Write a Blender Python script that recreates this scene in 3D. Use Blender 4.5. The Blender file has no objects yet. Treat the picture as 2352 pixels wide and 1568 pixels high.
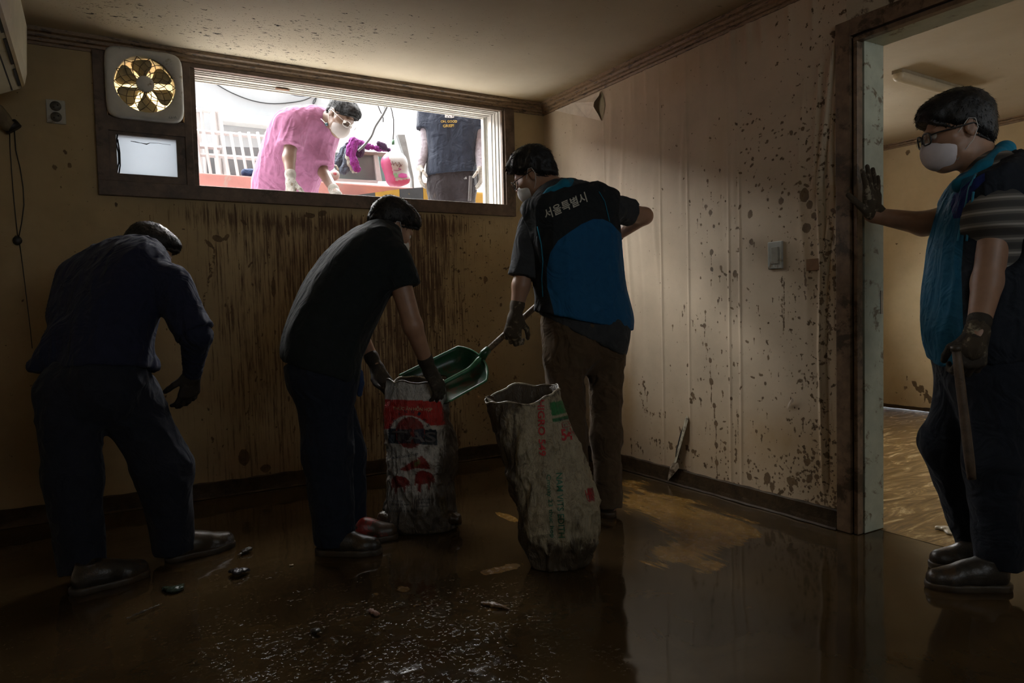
import bpy, bmesh, math, random
import numpy as np
from mathutils import Vector, Matrix
from mathutils.bvhtree import BVHTree

random.seed(7); RNG = np.random.default_rng(11)
scene = bpy.context.scene
COL = scene.collection

# ------------------------------------------------------------------ camera
CAM = np.array([0.0, 0.0, 1.0])
YAW, PIT, ROLL, FPX = .5343, -.0464, -.0246, 1620.0
CF = np.array([math.sin(YAW)*math.cos(PIT), math.cos(YAW)*math.cos(PIT), math.sin(PIT)])
_r0 = np.array([math.cos(YAW), -math.sin(YAW), 0.0]); _u0 = np.cross(_r0, CF)
CR = math.cos(ROLL)*_r0 + math.sin(ROLL)*_u0
CU = math.cos(ROLL)*_u0 - math.sin(ROLL)*_r0
cam = bpy.data.cameras.new('camera'); camo = bpy.data.objects.new('camera', cam); COL.objects.link(camo)
cam.sensor_width = 36.0; cam.lens = 36.0*FPX/2352.0; cam.clip_start = .05; cam.clip_end = 200
camo.matrix_world = Matrix(((CR[0], CU[0], -CF[0], CAM[0]), (CR[1], CU[1], -CF[1], CAM[1]), (CR[2], CU[2], -CF[2], CAM[2]), (0, 0, 0, 1)))
scene.camera = camo

# ------------------------------------------------------------------ light
scene.view_settings.view_transform = 'Standard'; scene.view_settings.look = 'None'
scene.view_settings.gamma = 1.0; scene.view_settings.use_curve_mapping = False
scene.view_settings.exposure = EXPOSURE = 1.42
scene.cycles.use_denoising = True
scene.cycles.max_bounces = 10; scene.cycles.diffuse_bounces = 7; scene.cycles.glossy_bounces = 4
scene.cycles.sample_clamp_indirect = 6.0
world = bpy.data.worlds.new('overcast_sky'); scene.world = world; world.use_nodes = True
wn = world.node_tree.nodes; wl = world.node_tree.links
wn['Background'].inputs[0].default_value = (.88, .95, 1.0, 1); wn['Background'].inputs[1].default_value = 1.6
sun = bpy.data.lights.new('hazy_sun', 'SUN'); sun.energy = 21; sun.angle = math.radians(110); sun.color = (1.0, .98, .95)
suno = bpy.data.objects.new('hazy_sun', sun); COL.objects.link(suno)
suno.rotation_euler = Vector((0.12, -0.62, -0.8)).to_track_quat('-Z', 'Y').to_euler()
def portal(loc, rot, sx, sy):
    l = bpy.data.lights.new('daylight_portal', 'AREA'); l.shape = 'RECTANGLE'; l.size = sx; l.size_y = sy
    l.cycles.is_portal = True
    o = bpy.data.objects.new('daylight_portal', l); COL.objects.link(o); o.location = loc; o.rotation_euler = rot
    return o
portal((1.47, 4.43, 2.02), (math.radians(-90), 0, 0), 1.9, .64)

# ------------------------------------------------------------------ points from the survey of the photograph
def ray(x, y): return CF + (x-1176.0)/FPX*CR - (y-784.0)/FPX*CU
def at(x, y, d): return CAM + d*ray(x, y)
def onax(x, y, ax, v):
    r = ray(x, y); return CAM + (v-CAM[ax])/r[ax]*r
def onY(x, y, v): return onax(x, y, 1, v)
def onX(x, y, v): return onax(x, y, 0, v)
def onZ(x, y, v): return onax(x, y, 2, v)
def nrm(v): v = np.asarray(v, float); return v/(np.linalg.norm(v)+1e-12)

# ------------------------------------------------------------------ materials
def ramp(nt, fac, stops):
    n = nt.nodes.new('ShaderNodeValToRGB'); e = n.color_ramp.elements
    while len(e) < len(stops): e.new(.5)
    for el, (p, c) in zip(e, stops): el.position = p; el.color = (*c, 1) if len(c) == 3 else c
    nt.links.new(fac, n.inputs[0]); return n.outputs[0]
def mth(nt, op, a, b=None, clamp=False):
    n = nt.nodes.new('ShaderNodeMath'); n.operation = op; n.use_clamp = clamp
    for i, v in enumerate((a, b)):
        if v is None: continue
        if isinstance(v, (int, float)): n.inputs[i].default_value = v
        else: nt.links.new(v, n.inputs[i])
    return n.outputs[0]
def noise(nt, vec, scale, detail=4, rough=.6, dist=0.0):
    n = nt.nodes.new('ShaderNodeTexNoise'); n.inputs['Scale'].default_value = scale; n.inputs['Detail'].default_value = detail
    n.inputs['Roughness'].default_value = rough; n.inputs['Distortion'].default_value = dist
    nt.links.new(vec, n.inputs['Vector']); return n.outputs[0]
def scaled(nt, vec, s):
    n = nt.nodes.new('ShaderNodeMapping'); n.inputs['Scale'].default_value = s; nt.links.new(vec, n.inputs[0]); return n.outputs[0]
def mixc(nt, fac, a, b):
    n = nt.nodes.new('ShaderNodeMix'); n.data_type = 'RGBA'
    if isinstance(fac, (int, float)): n.inputs[0].default_value = fac
    else: nt.links.new(fac, n.inputs[0])
    for i, v in ((6, a), (7, b)):
        if isinstance(v, tuple): n.inputs[i].default_value = (*v[:3], 1)
        else: nt.links.new(v, n.inputs[i])
    return n.outputs[2]
def step(nt, v, lo, hi):
    n = nt.nodes.new('ShaderNodeMapRange'); n.interpolation_type = 'SMOOTHSTEP'
    nt.links.new(v, n.inputs[0]); n.inputs[1].default_value = lo; n.inputs[2].default_value = hi; return n.outputs[0]
def attr(nt, name):
    n = nt.nodes.new('ShaderNodeAttribute'); n.attribute_name = name; return n
def newmat(name):
    m = bpy.data.materials.new(name); m.use_nodes = True; nt = m.node_tree
    return m, nt, nt.nodes['Principled BSDF'], nt.nodes.new('ShaderNodeTexCoord').outputs['Object']
def bump(nt, bsdf, h, strength, dist=.01):
    b = nt.nodes.new('ShaderNodeBump'); b.inputs['Strength'].default_value = strength; b.inputs['Distance'].default_value = dist
    nt.links.new(h, b.inputs['Height']); nt.links.new(b.outputs[0], bsdf.inputs['Normal']); return b
MUD = (.055, .032, .014)
TONE = [1.0]      # colour scale that darkens outdoor things to offset the strong daylight
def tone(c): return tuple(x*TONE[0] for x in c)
def mk(name, col, rough=.6, var=.2, ns=14, bs=0, bscale=120, metal=0, mud=0, mudcol=MUD, mscale=7, stretch=None, spec=.5, alpha=None):
    m, nt, b, tc = newmat(name); col = tone(col); mudcol = tone(mudcol)
    vec = scaled(nt, tc, stretch) if stretch else tc
    n = noise(nt, vec, ns, 5)
    lo = tuple(c*(1-var) for c in col); hi = tuple(min(1, c*(1+var)) for c in col)
    c = ramp(nt, n, [(.3, lo), (.7, hi)])
    if mud:
        n2 = noise(nt, vec, mscale, 8, .72, .4)
        f = step(nt, n2, .66-mud*.4, .74-mud*.36)
        c = mixc(nt, f, c, mudcol)
    nt.links.new(c, b.inputs['Base Color'])
    b.inputs['Roughness'].default_value = rough; b.inputs['Metallic'].default_value = metal
    b.inputs['Specular IOR Level'].default_value = spec
    if bs: bump(nt, b, noise(nt, vec, bscale, 4), bs, .004)
    return m
def cloth(name, col, rough=.9, fold=.5, fscale=9, var=.12, mud=0, spec=.15):
    """woven cloth: weave grain, faint colour unevenness, creases in the surface"""
    m, nt, b, tc = newmat(name); col = tone(col)
    c = ramp(nt, noise(nt, tc, 30, 4), [(.3, tuple(x*(1-var) for x in col)), (.7, tuple(min(1, x*(1+var)) for x in col))])
    if mud:
        c = mixc(nt, step(nt, noise(nt, tc, 8, 8, .7), .64-mud*.3, .8-mud*.3), c, tone((.10, .07, .04)))
    nt.links.new(c, b.inputs['Base Color']); b.inputs['Roughness'].default_value = rough; b.inputs['Specular IOR Level'].default_value = spec
    n1 = noise(nt, tc, fscale, 2, .5, 1.6); n2 = noise(nt, tc, 420, 2)
    b.inputs['Sheen Weight'].default_value = .08; b.inputs['Sheen Roughness'].default_value = .4
    h = mth(nt, 'ADD', mth(nt, 'MULTIPLY', n1, 1.0), mth(nt, 'MULTIPLY', n2, .06))
    bump(nt, b, h, fold, .05)
    return m

# ------------------------------------------------------------------ objects
def vnoise(p, scale, seed=0):
    q = np.asarray(p, float)*scale + seed*17.31; i = np.floor(q).astype(np.int64); f = q-i; f = f*f*(3-2*f)
    def h(a, b, c):
        n = (a*374761393 + b*668265263 + c*2147483647 + seed*974711) & 0xffffffff
        n = ((n ^ (n >> 13))*1274126177) & 0xffffffff
        return ((n ^ (n >> 16)) & 0xffff)/65535.0
    r = 0
    for dx in (0, 1):
        wx = f[..., 0] if dx else 1-f[..., 0]
        for dy in (0, 1):
            wy = f[..., 1] if dy else 1-f[..., 1]
            for dz in (0, 1):
                wz = f[..., 2] if dz else 1-f[..., 2]
                r = r + wx*wy*wz*h(i[..., 0]+dx, i[..., 1]+dy, i[..., 2]+dz)
    return r
def tag(o, label=None, cat=None, group=None, kind=None):
    for k, v in (('label', label), ('category', cat), ('group', group), ('kind', kind)):
        if v: o[k] = v
    return o
def mesh_np(name, V, Fq, mats, smooth=True, midx=None):
    me = bpy.data.meshes.new(name); V = np.asarray(V, np.float32)
    if isinstance(Fq, np.ndarray):
        nf, k = Fq.shape
        me.vertices.add(len(V)); me.vertices.foreach_set('co', V.ravel())
        me.loops.add(nf*k); me.loops.foreach_set('vertex_index', Fq.astype(np.int32).ravel())
        me.polygons.add(nf); me.polygons.foreach_set('loop_start', np.arange(0, nf*k, k, dtype=np.int32))
        me.update(calc_edges=True)
    else:
        me.from_pydata([tuple(map(float, v)) for v in V], [], Fq)
    for m in (mats if isinstance(mats, (list, tuple)) else [mats]): me.materials.append(m)
    if smooth: me.polygons.foreach_set('use_smooth', np.ones(len(me.polygons), bool))
    if midx is not None: me.polygons.foreach_set('material_index', np.asarray(midx, np.int32))
    me.update(); return me
def put(name, me, parent=None, loc=None):
    o = bpy.data.objects.new(name, me); COL.objects.link(o)
    if parent is not None: o.parent = parent
    if loc is not None: o.location = loc
    return o
def empty(name, loc=(0, 0, 0)):
    o = bpy.data.objects.new(name, None); COL.objects.link(o); o.location = loc; o.empty_display_size = .05; return o
class MB:
    """collects shapes in world space and links them as one mesh object"""
    def __init__(s): s.v = []; s.f = []; s.m = []; s.sm = []
    def add(s, V, F, m=0, smooth=False):
        n = len(s.v); s.v += [tuple(map(float, v)) for v in V]; s.f += [tuple(int(i)+n for i in f) for f in F]
        s.m += [m]*len(F); s.sm += [smooth]*len(F); return s
    def box(s, lo, hi, m=0, bev=0.0, mat=None):
        bm = bmesh.new(); bmesh.ops.create_cube(bm, size=1)
        lo = np.array(lo, float); hi = np.array(hi, float)
        for v in bm.verts: v.co = Vector(((lo+hi)/2 + np.array(v.co)*(hi-lo)))
        if bev: bmesh.ops.bevel(bm, geom=bm.edges[:], offset=bev, segments=2, affect='EDGES', profile=.6)
        if mat is not None: bmesh.ops.transform(bm, matrix=mat, verts=bm.verts)
        bm.verts.index_update(); s.add([v.co for v in bm.verts], [[v.index for v in f.verts] for f in bm.faces], m); bm.free(); return s
    def obox(s, c, ax, half, m=0, bev=0.0):
        M = Matrix(((ax[0][0], ax[1][0], ax[2][0], c[0]), (ax[0][1], ax[1][1], ax[2][1], c[1]), (ax[0][2], ax[1][2], ax[2][2], c[2]), (0, 0, 0, 1)))
        h = np.array(half); return s.box(-h, h, m, bev, M)
    def tube(s, pts, r, n=8, m=0, cap=True, smooth=True, flat=1.0, up=None):
        pts = [np.array(p, float) for p in pts]; N = len(pts)
        rr = r if hasattr(r, '__len__') else [r]*N
        T = [nrm(pts[min(i+1, N-1)]-pts[max(i-1, 0)]) for i in range(N)]
        a = np.array(up, float) if up is not None else (np.array([0, 0, 1.]) if abs(T[0][2]) < .9 else np.array([1., 0, 0]))
        V = []
        for i in range(N):
            x = nrm(a - T[i]*np.dot(a, T[i])); a = x; y = np.cross(T[i], x)
            for k in range(n):
                t = 2*math.pi*k/n; V.append(pts[i]+rr[i]*(math.cos(t)*x*flat+math.sin(t)*y))
        F = [(i*n+k, i*n+(k+1) % n, (i+1)*n+(k+1) % n, (i+1)*n+k) for i in range(N-1) for k in range(n)]
        if cap: F += [tuple(range(n-1, -1, -1)), tuple((N-1)*n+k for k in range(n))]
        return s.add(V, F, m, smooth)
    def prism(s, poly, d, m=0):
        """planar polygon (3-D points) pushed along d"""
        n = len(poly); P = [np.array(p, float) for p in poly]; V = P+[p+np.array(d, float) for p in P]
        F = [tuple(range(n)), tuple(range(2*n-1, n-1, -1))]+[(i, i+n, (i+1) % n+n, (i+1) % n) for i in range(n)]
        return s.add(V, F, m)
    def sphere(s, c, r, seg=10, m=0, ax=None):
        c = np.array(c, float); rx = np.array(r if hasattr(r, '__len__') else (r, r, r), float); V = []; F = []
        ax = np.eye(3) if ax is None else np.array(ax)
        R = seg//2
        for i in range(R+1):
            th = math.pi*i/R
            for k in range(seg):
                ph = 2*math.pi*k/seg; q = np.array([math.sin(th)*math.cos(ph), math.sin(th)*math.sin(ph), math.cos(th)])*rx
                V.append(c+q@ax)
        for i in range(R):
            for k in range(seg): F.append((i*seg+k, (i+1)*seg+k, (i+1)*seg+(k+1) % seg, i*seg+(k+1) % seg))
        return s.add(V, F, m, True)
    def build(s, name, mats, parent=None, origin=None, bevel=0):
        org = np.array(origin if origin is not None else (ORG.get(parent.name, (0, 0, 0)) if parent is not None else (0, 0, 0)), float)
        mats = mats if isinstance(mats, (list, tuple)) else [mats]
        me = bpy.data.meshes.new(name); me.from_pydata([tuple(np.array(v)-org) for v in s.v], [], s.f)
        for m in mats: me.materials.append(m)
        me.polygons.foreach_set('material_index', np.array(s.m, np.int32)); me.polygons.foreach_set('use_smooth', np.array(s.sm, bool))
        me.update(); me.validate()
        bm = bmesh.new(); bm.from_mesh(me); bmesh.ops.recalc_face_normals(bm, faces=bm.faces[:]); bm.to_mesh(me); bm.free()
        o = put(name, me, parent)
        if parent is None: o.location = org; ORG[o.name] = tuple(org)
        else: ORG[o.name] = tuple(org)
        if bevel:
            md = o.modifiers.new('edge', 'BEVEL'); md.width = bevel; md.segments = 2; md.limit_method = 'ANGLE'
        return o
ORG = {}                       # world origin of every thing, so that its parts can be given in world space
def root(name, loc, label, cat, group=None):
    o = empty(name, loc); ORG[o.name] = tuple(loc); return tag(o, label, cat, group)
def grid(n, m): 
    i = np.arange(n-1)[:, None]*m + np.arange(m-1)[None]
    return np.stack([i, i+m, i+m+1, i+1], -1).reshape(-1, 4)

# ------------------------------------------------------------------ smooth bodies: distance fields turned into one mesh
def C(a, b, ra, rb=None, k=.03, flat=None, sub=False, clip=None):
    return dict(t='c', a=np.array(a, float), b=np.array(b, float), ra=ra, rb=ra if rb is None else rb, k=k, flat=flat, sub=sub, clip=clip)
def E(c, ax, r, k=.03, sub=False, clip=None):
    return dict(t='e', c=np.array(c, float), ax=np.array(ax, float), r=np.array(r, float), k=k, sub=sub, clip=clip)
def dist(p, q):
    if q['t'] == 'c':
        pa = p-q['a']; ba = q['b']-q['a']; f = 1.0
        if q['flat'] is not None:
            n, s = q['flat']; n = np.asarray(n); g = 1/s-1
            pa = pa+(pa@n)[:, None]*n*g; ba = ba+(ba@n)*n*g; f = math.sqrt(s)
        L = ba@ba+1e-12; h = np.clip((pa@ba)/L, 0, 1)
        d = (np.linalg.norm(pa-h[:, None]*ba, axis=1)-(q['ra']+(q['rb']-q['ra'])*h))*f
    else:
        l = (p-q['c'])@q['ax'].T; k0 = np.linalg.norm(l/q['r'], axis=1); k1 = np.linalg.norm(l/q['r']**2, axis=1)
        d = np.where(k0 < 1e-4, -q['r'].min(), k0*(k0-1)/np.maximum(k1, 1e-9))
    if q['clip']:
        for o, n in q['clip']: d = np.maximum(d, (p-np.asarray(o))@np.asarray(n))
    return d
def acc_add(acc, d, q):
    k = q['k']
    if q['sub']:
        d = -d; h = np.maximum(k-np.abs(acc-d), 0)/k; return np.maximum(acc, d)+h*h*k*.25
    h = np.maximum(k-np.abs(acc-d), 0)/k; return np.minimum(acc, d)-h*h*k*.25
def sdf(prims, h, clips=(), smooth=1):
    lo = np.full(3, 1e9); hi = -lo
    for q in prims:
        if q['sub']: continue
        if q['t'] == 'c': r = max(q['ra'], q['rb'])+q['k']*.3; pts = np.array([q['a'], q['b']])
        else: r = q['r'].max(); pts = q['c'][None]
        lo = np.minimum(lo, pts.min(0)-r); hi = np.maximum(hi, pts.max(0)+r)
    lo = lo-3*h; hi = hi+3*h; B = 8
    nb = np.ceil((hi-lo)/(B*h)).astype(int); N = nb*B
    g = np.stack(np.meshgrid(*[np.arange(n) for n in nb], indexing='ij'), -1).reshape(-1, 3)
    cen = lo+(g*B+(B-1)/2)*h; R = B*h*.87
    D = np.stack([dist(cen, q) for q in prims], 1); raw = np.full(len(cen), 1e3)
    for i, q in enumerate(prims): raw = acc_add(raw, D[:, i], q)
    un = D[:, [i for i, q in enumerate(prims) if not q['sub']]].min(1)
    act = np.where(np.abs(raw) < R*1.9)[0]
    V = np.where(raw.reshape(nb) < 0, -1.0, 1.0).astype(np.float32).repeat(B, 0).repeat(B, 1).repeat(B, 2)
    off = np.stack(np.meshgrid(*[np.arange(B)]*3, indexing='ij'), -1).reshape(-1, 3)
    P = (lo+(g[act][:, None]*B+off[None])*h)                      # (nA, 512, 3)
    acc = np.full(P.shape[:2], 1e3)
    for i, q in enumerate(prims):
        rel = np.where((D[act, i] < R*2.2) if q['sub'] else (D[act, i] < un[act]+2.4*R+q['k']))[0]
        if len(rel) == 0: continue
        d = dist(P[rel].reshape(-1, 3), q).reshape(len(rel), -1)
        acc[rel] = acc_add(acc[rel], d, q)
    for o, n in clips: acc = np.maximum(acc, (P-np.asarray(o))@np.asarray(n))
    W = V.reshape(nb[0], B, nb[1], B, nb[2], B)
    W[g[act, 0], :, g[act, 1], :, g[act, 2], :] = acc.reshape(-1, B, B, B)
    if clips:      # whole blocks beyond a clip plane are outside
        far = np.zeros(len(cen), bool)
        for o, n in clips: far |= ((cen-np.asarray(o))@np.asarray(n)) > R
        far[act] = False; fi = np.where(far)[0]
        W[g[fi, 0], :, g[fi, 1], :, g[fi, 2], :] = 1.0
    V = W.reshape(N)
    ins = V < 0
    c8 = [(a, b, c) for a in (0, 1) for b in (0, 1) for c in (0, 1)]
    sl = lambda A, o: A[o[0]:A.shape[0]-1+o[0], o[1]:A.shape[1]-1+o[1], o[2]:A.shape[2]-1+o[2]]
    cnt = sum(sl(ins, o).astype(np.int8) for o in c8)
    cells = np.argwhere((cnt > 0) & (cnt < 8))
    n2 = N-1; cid = (cells[:, 0]*n2[1]+cells[:, 1])*n2[2]+cells[:, 2]
    val = np.stack([V[cells[:, 0]+o[0], cells[:, 1]+o[1], cells[:, 2]+o[2]] for o in c8], 1)
    o8 = np.array(c8, float); sm = np.zeros((len(cells), 3)); ct = np.zeros(len(cells))
    for i in range(8):
        for j in range(i+1, 8):
            if abs(o8[i]-o8[j]).sum() != 1: continue
            a, b = val[:, i], val[:, j]; m = (a < 0) != (b < 0)
            t = np.where(m, a/np.where(m, a-b, 1), 0)
            sm += np.where(m[:, None], o8[i]+t[:, None]*(o8[j]-o8[i]), 0); ct += m
    vert = lo+(cells+sm/ct[:, None])*h
    faces = []
    for ax in range(3):
        u, v = (ax+1) % 3, (ax+2) % 3
        s0 = [slice(None)]*3; s1 = [slice(None)]*3; s0[ax] = slice(0, -1); s1[ax] = slice(1, None)
        A, Bm = ins[tuple(s0)], ins[tuple(s1)]
        e = np.argwhere(A != Bm); e = e[(e[:, u] > 0) & (e[:, v] > 0) & (e[:, u] < n2[u]) & (e[:, v] < n2[v])]
        fl = A[e[:, 0], e[:, 1], e[:, 2]]; q = []
        for du, dv in ((0, 0), (-1, 0), (-1, -1), (0, -1)):
            c = e.copy(); c[:, u] += du; c[:, v] += dv
            ci = (c[:, 0]*n2[1]+c[:, 1])*n2[2]+c[:, 2]; q.append(np.searchsorted(cid, ci))
        q = np.stack(q, 1); q[~fl] = q[~fl][:, ::-1]; faces.append(q)
    Fq = np.concatenate(faces); Fq = np.minimum(Fq, len(vert)-1)
    for _ in range(smooth):
        s = np.zeros_like(vert); n = np.zeros(len(vert))
        for a, b in ((0, 1), (1, 2), (2, 3), (3, 0)):
            np.add.at(s, Fq[:, a], vert[Fq[:, b]]); np.add.at(n, Fq[:, a], 1)
            np.add.at(s, Fq[:, b], vert[Fq[:, a]]); np.add.at(n, Fq[:, b], 1)
        vert = vert*.45+.55*s/np.maximum(n, 1)[:, None]
    return vert, Fq
def vnormals(V, Fq):
    n = np.cross(V[Fq[:, 2]]-V[Fq[:, 0]], V[Fq[:, 3]]-V[Fq[:, 1]]); N = np.zeros_like(V)
    for k in range(4): np.add.at(N, Fq[:, k], n)
    return N/(np.linalg.norm(N, axis=1)[:, None]+1e-12)
def folds(V, Fq, amp, axis, freq=22, along=5, seed=1):
    """drape cloth: ridges that run along `axis`"""
    axis = nrm(axis); p = V - (V@axis)[:, None]*axis*(1-along/freq)
    n = vnoise(p, freq, seed)*.65+vnoise(p, freq*2.1, seed+3)*.35
    r = 1-np.abs(2*n-1)
    return V+vnormals(V, Fq)*((r**2-.45)*amp)[:, None]
def solid(name, prims, h, mat, parent=None, origin=(0, 0, 0), clips=(), smooth=1, fold=None, post=None):
    V, Fq = sdf(prims, h, clips, smooth)
    if fold:
        for f in (fold if isinstance(fold, list) else [fold]): V = folds(V, Fq, *f)
    if post: V = post(V, Fq)
    org = np.array(ORG.get(parent.name) if parent is not None else origin, float)
    o = put(name, mesh_np(name, V-org, Fq, mat), parent, None if parent is not None else org); ORG[o.name] = tuple(org)
    return o, V, Fq
# ================================================================== THE ROOM
D, W, H, X0, Y0 = 4.172, 2.767, 2.41, -.47, -1.6
X2, W2 = 6.33, 2.93                       # far wall of the next room, its near face of the party wall
M = {}
M['crown'] = mk('brown_moulding', (.21, .13, .065), .45, .35, 30, .15, 200, mud=.35, stretch=(2, 2, 12))
M['dark_wood'] = mk('dark_wood', (.105, .066, .040), .5, .4, 18, .2, 160, mud=.3)
M['casing'] = mk('door_casing', (.17, .105, .06), .45, .35, 22, .15, 160, mud=.35)
M['groove'] = mk('groove_black', (.012, .009, .007), .7)
M['jamb'] = mk('painted_jamb', (.36, .375, .285), .5, .12, 16, .1, 120, mud=.28, mudcol=(.12, .085, .045), mscale=11)
M['pvc'] = mk('white_pvc', (.46, .44, .40), .4, .06, 16, .05, 90, mud=.06, mudcol=(.3, .2, .1), mscale=26)
M['base'] = mk('muddy_baseboard', (.045, .027, .012), .55, .5, 20, .35, 90, mud=.4, spec=.2)
M['plaster'] = mk('plain_plaster', (.60, .50, .35), .9, .1, 6)
M['concrete'] = mk('pale_concrete', (.66, .68, .68), .9, .14, 3, .2, 60)

def wallpaper(name, base, tint, stainc, seam=None, grain=.25):
    m, nt, b, tc = newmat(name)
    big = noise(nt, tc, 2.2, 6, .65)
    c = ramp(nt, big, [(.3, tuple(x*.82 for x in base)), (.55, base), (.75, tint)])
    fine = noise(nt, tc, 130, 3)
    st = attr(nt, 'stain').outputs['Fac']
    c = mixc(nt, mth(nt, 'MULTIPLY', st, mth(nt, 'ADD', noise(nt, tc, 6, 8, .7, .5), .25), True), c, stainc)
    # running mud: narrow vertical streaks where the attribute says so
    sk = attr(nt, 'streak').outputs['Fac']
    ln = noise(nt, scaled(nt, tc, (95, 95, 2.4)), 1.0, 5, .62)
    ln2 = noise(nt, scaled(nt, tc, (38, 38, 5.0)), 1.0, 6, .7, .3)
    f = step(nt, mth(nt, 'ADD', mth(nt, 'ADD', mth(nt, 'MULTIPLY', ln, .6), mth(nt, 'MULTIPLY', ln2, .4)), mth(nt, 'MULTIPLY', sk, .26)), .62, .80)
    c = mixc(nt, mth(nt, 'MULTIPLY', f, step(nt, sk, .0, .25)), c, (.085, .044, .018))
    fk = attr(nt, 'fleck').outputs['Fac']
    s1 = noise(nt, tc, 46, 3, .55); s2 = noise(nt, tc, 17, 4, .6)
    f = step(nt, mth(nt, 'ADD', mth(nt, 'MULTIPLY', mth(nt, 'MAXIMUM', s1, s2), 1.0), mth(nt, 'MULTIPLY', fk, .2)), .76, .82)
    c = mixc(nt, mth(nt, 'MULTIPLY', f, step(nt, fk, 0, .1)), c, (.085, .052, .022))
    md = attr(nt, 'mud').outputs['Fac']
    f = step(nt, mth(nt, 'ADD', md, mth(nt, 'MULTIPLY', mth(nt, 'SUBTRACT', mth(nt, 'ADD', mth(nt, 'MULTIPLY', noise(nt, tc, 85, 5, .7), .55), mth(nt, 'MULTIPLY', noise(nt, tc, 30, 3), .45)), .5), 2.0)), -.05, .14)
    c = mixc(nt, mth(nt, 'MULTIPLY', f, .88), c, ramp(nt, s2, [(.35, (.058, .030, .011)), (.7, (.15, .088, .034))]))
    nt.links.new(c, b.inputs['Base Color']); b.inputs['Roughness'].default_value = .62; b.inputs['Specular IOR Level'].default_value = .3
    bump(nt, b, mth(nt, 'ADD', mth(nt, 'MULTIPLY', fine, grain), mth(nt, 'MULTIPLY', f, .8)), .35, .004)
    return m

class Sheet:
    """a dense wall surface with creases and with mud laid on it as attributes"""
    def __init__(s, u0, u1, z0, z1, res):
        s.u = np.linspace(u0, u1, int((u1-u0)/res)+1); s.z = np.linspace(z0, z1, int((z1-z0)/res)+1)
        s.U, s.Z = np.meshgrid(s.u, s.z, indexing='ij'); s.res = res
        s.mud = np.full(s.U.shape, -1.0); s.stain = np.zeros(s.U.shape); s.streak = np.zeros(s.U.shape); s.fleck = np.zeros(s.U.shape)
        s.h = np.zeros(s.U.shape)
    def blob(s, u, z, r, el=1.0, ang=0.0, drip=0.0):
        R = max(r*el, r)+.02+drip
        a = np.searchsorted(s.u, u-R), np.searchsorted(s.u, u+R); b = np.searchsorted(s.z, z-R), np.searchsorted(s.z, z+R)
        w = (slice(*a), slice(*b)); du = s.U[w]-u; dz = s.Z[w]-z; c, n = math.cos(ang), math.sin(ang)
        x = du*c+dz*n; y = (-du*n+dz*c)/el
        v = (r-np.hypot(x, y))/.01
        if drip:
            t = np.clip(-dz/drip, 0, 1); v = np.maximum(v, (max(.0028, r*.28)*(1-.3*t)-np.hypot(du, dz+t*drip))/.01)
        s.mud[w] = np.maximum(s.mud[w], np.clip(v, -1, 1))
    def stroke(s, pts, r):
        for (a, b) in zip(pts[:-1], pts[1:]):
            n = max(2, int(math.hypot(b[0]-a[0], b[1]-a[1])/(r*.8)))
            for i in range(n+1):
                if random.random() < .38: continue
                t = i/n; s.blob(a[0]+(b[0]-a[0])*t+random.gauss(0, r*.9), a[1]+(b[1]-a[1])*t+random.gauss(0, r*.9), r*random.choice([.35, .5, .7, .95]), random.uniform(.7, 1.8), random.uniform(-1, 1), random.choice([0, 0, 0, .02, .04]))
    def patch(s, A, u, z, ru, rz, amp):
        A += amp*np.exp(-((s.U-u)/ru)**2-((s.Z-z)/rz)**2)
    def build(s, name, mat, f, hole=None):
        n, m = s.U.shape; V = f(s.U, s.Z, s.h).reshape(-1, 3); Q = grid(n, m)
        if hole:
            cu = (s.U[:-1, :-1]+s.U[1:, 1:]).ravel()/2; cz = (s.Z[:-1, :-1]+s.Z[1:, 1:]).ravel()/2
            for (a, b, c, d) in hole:
                k = ~((cu > a) & (cu < b) & (cz > c) & (cz < d)); Q = Q[k]; cu = cu[k]; cz = cz[k]
        me = mesh_np(name, V, Q, mat)
        for nm in ('mud', 'stain', 'streak', 'fleck'):
            a = me.attributes.new(nm, 'FLOAT', 'POINT'); a.data.foreach_set('value', np.clip(getattr(s, nm), -1, 1).astype(np.float32).ravel())
        return tag(put(name, me), kind='structure')

# ---- wall under and around the window
wb = Sheet(X0, W, 0, H, .009)
for _ in range(16): wb.patch(wb.stain, random.uniform(X0, W), random.uniform(0, 1.5), random.uniform(.1, .4), random.uniform(.1, .4), random.uniform(.1, .4))
wb.stain += .45*np.exp(-wb.Z/.35); wb.stain += .35*np.exp(-((wb.U-W)/.12)**2)
wb.streak = .72*np.exp(-((wb.U-1.38)/.68)**4)*np.clip((1.64-wb.Z)/.12, 0, 1)*np.clip(.72+wb.Z*.18, 0, 1)+.30*np.exp(-((wb.U-.62)/.25)**2)*(wb.Z < 1.62)+.34*np.exp(-((wb.U-1.85)/.35)**2)*(wb.Z < 1.62)+.12*(wb.Z < 1.62)
wb.streak += .25*np.exp(-((wb.Z-1.55)/.06)**2)*(wb.U > .2)
wb.fleck = .25+.45*np.exp(-((wb.U-1.9)/.8)**2)*(wb.Z < 1.62)+.25*np.exp(-((wb.U-.1)/.2)**2-((wb.Z-1.72)/.16)**2)
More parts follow.
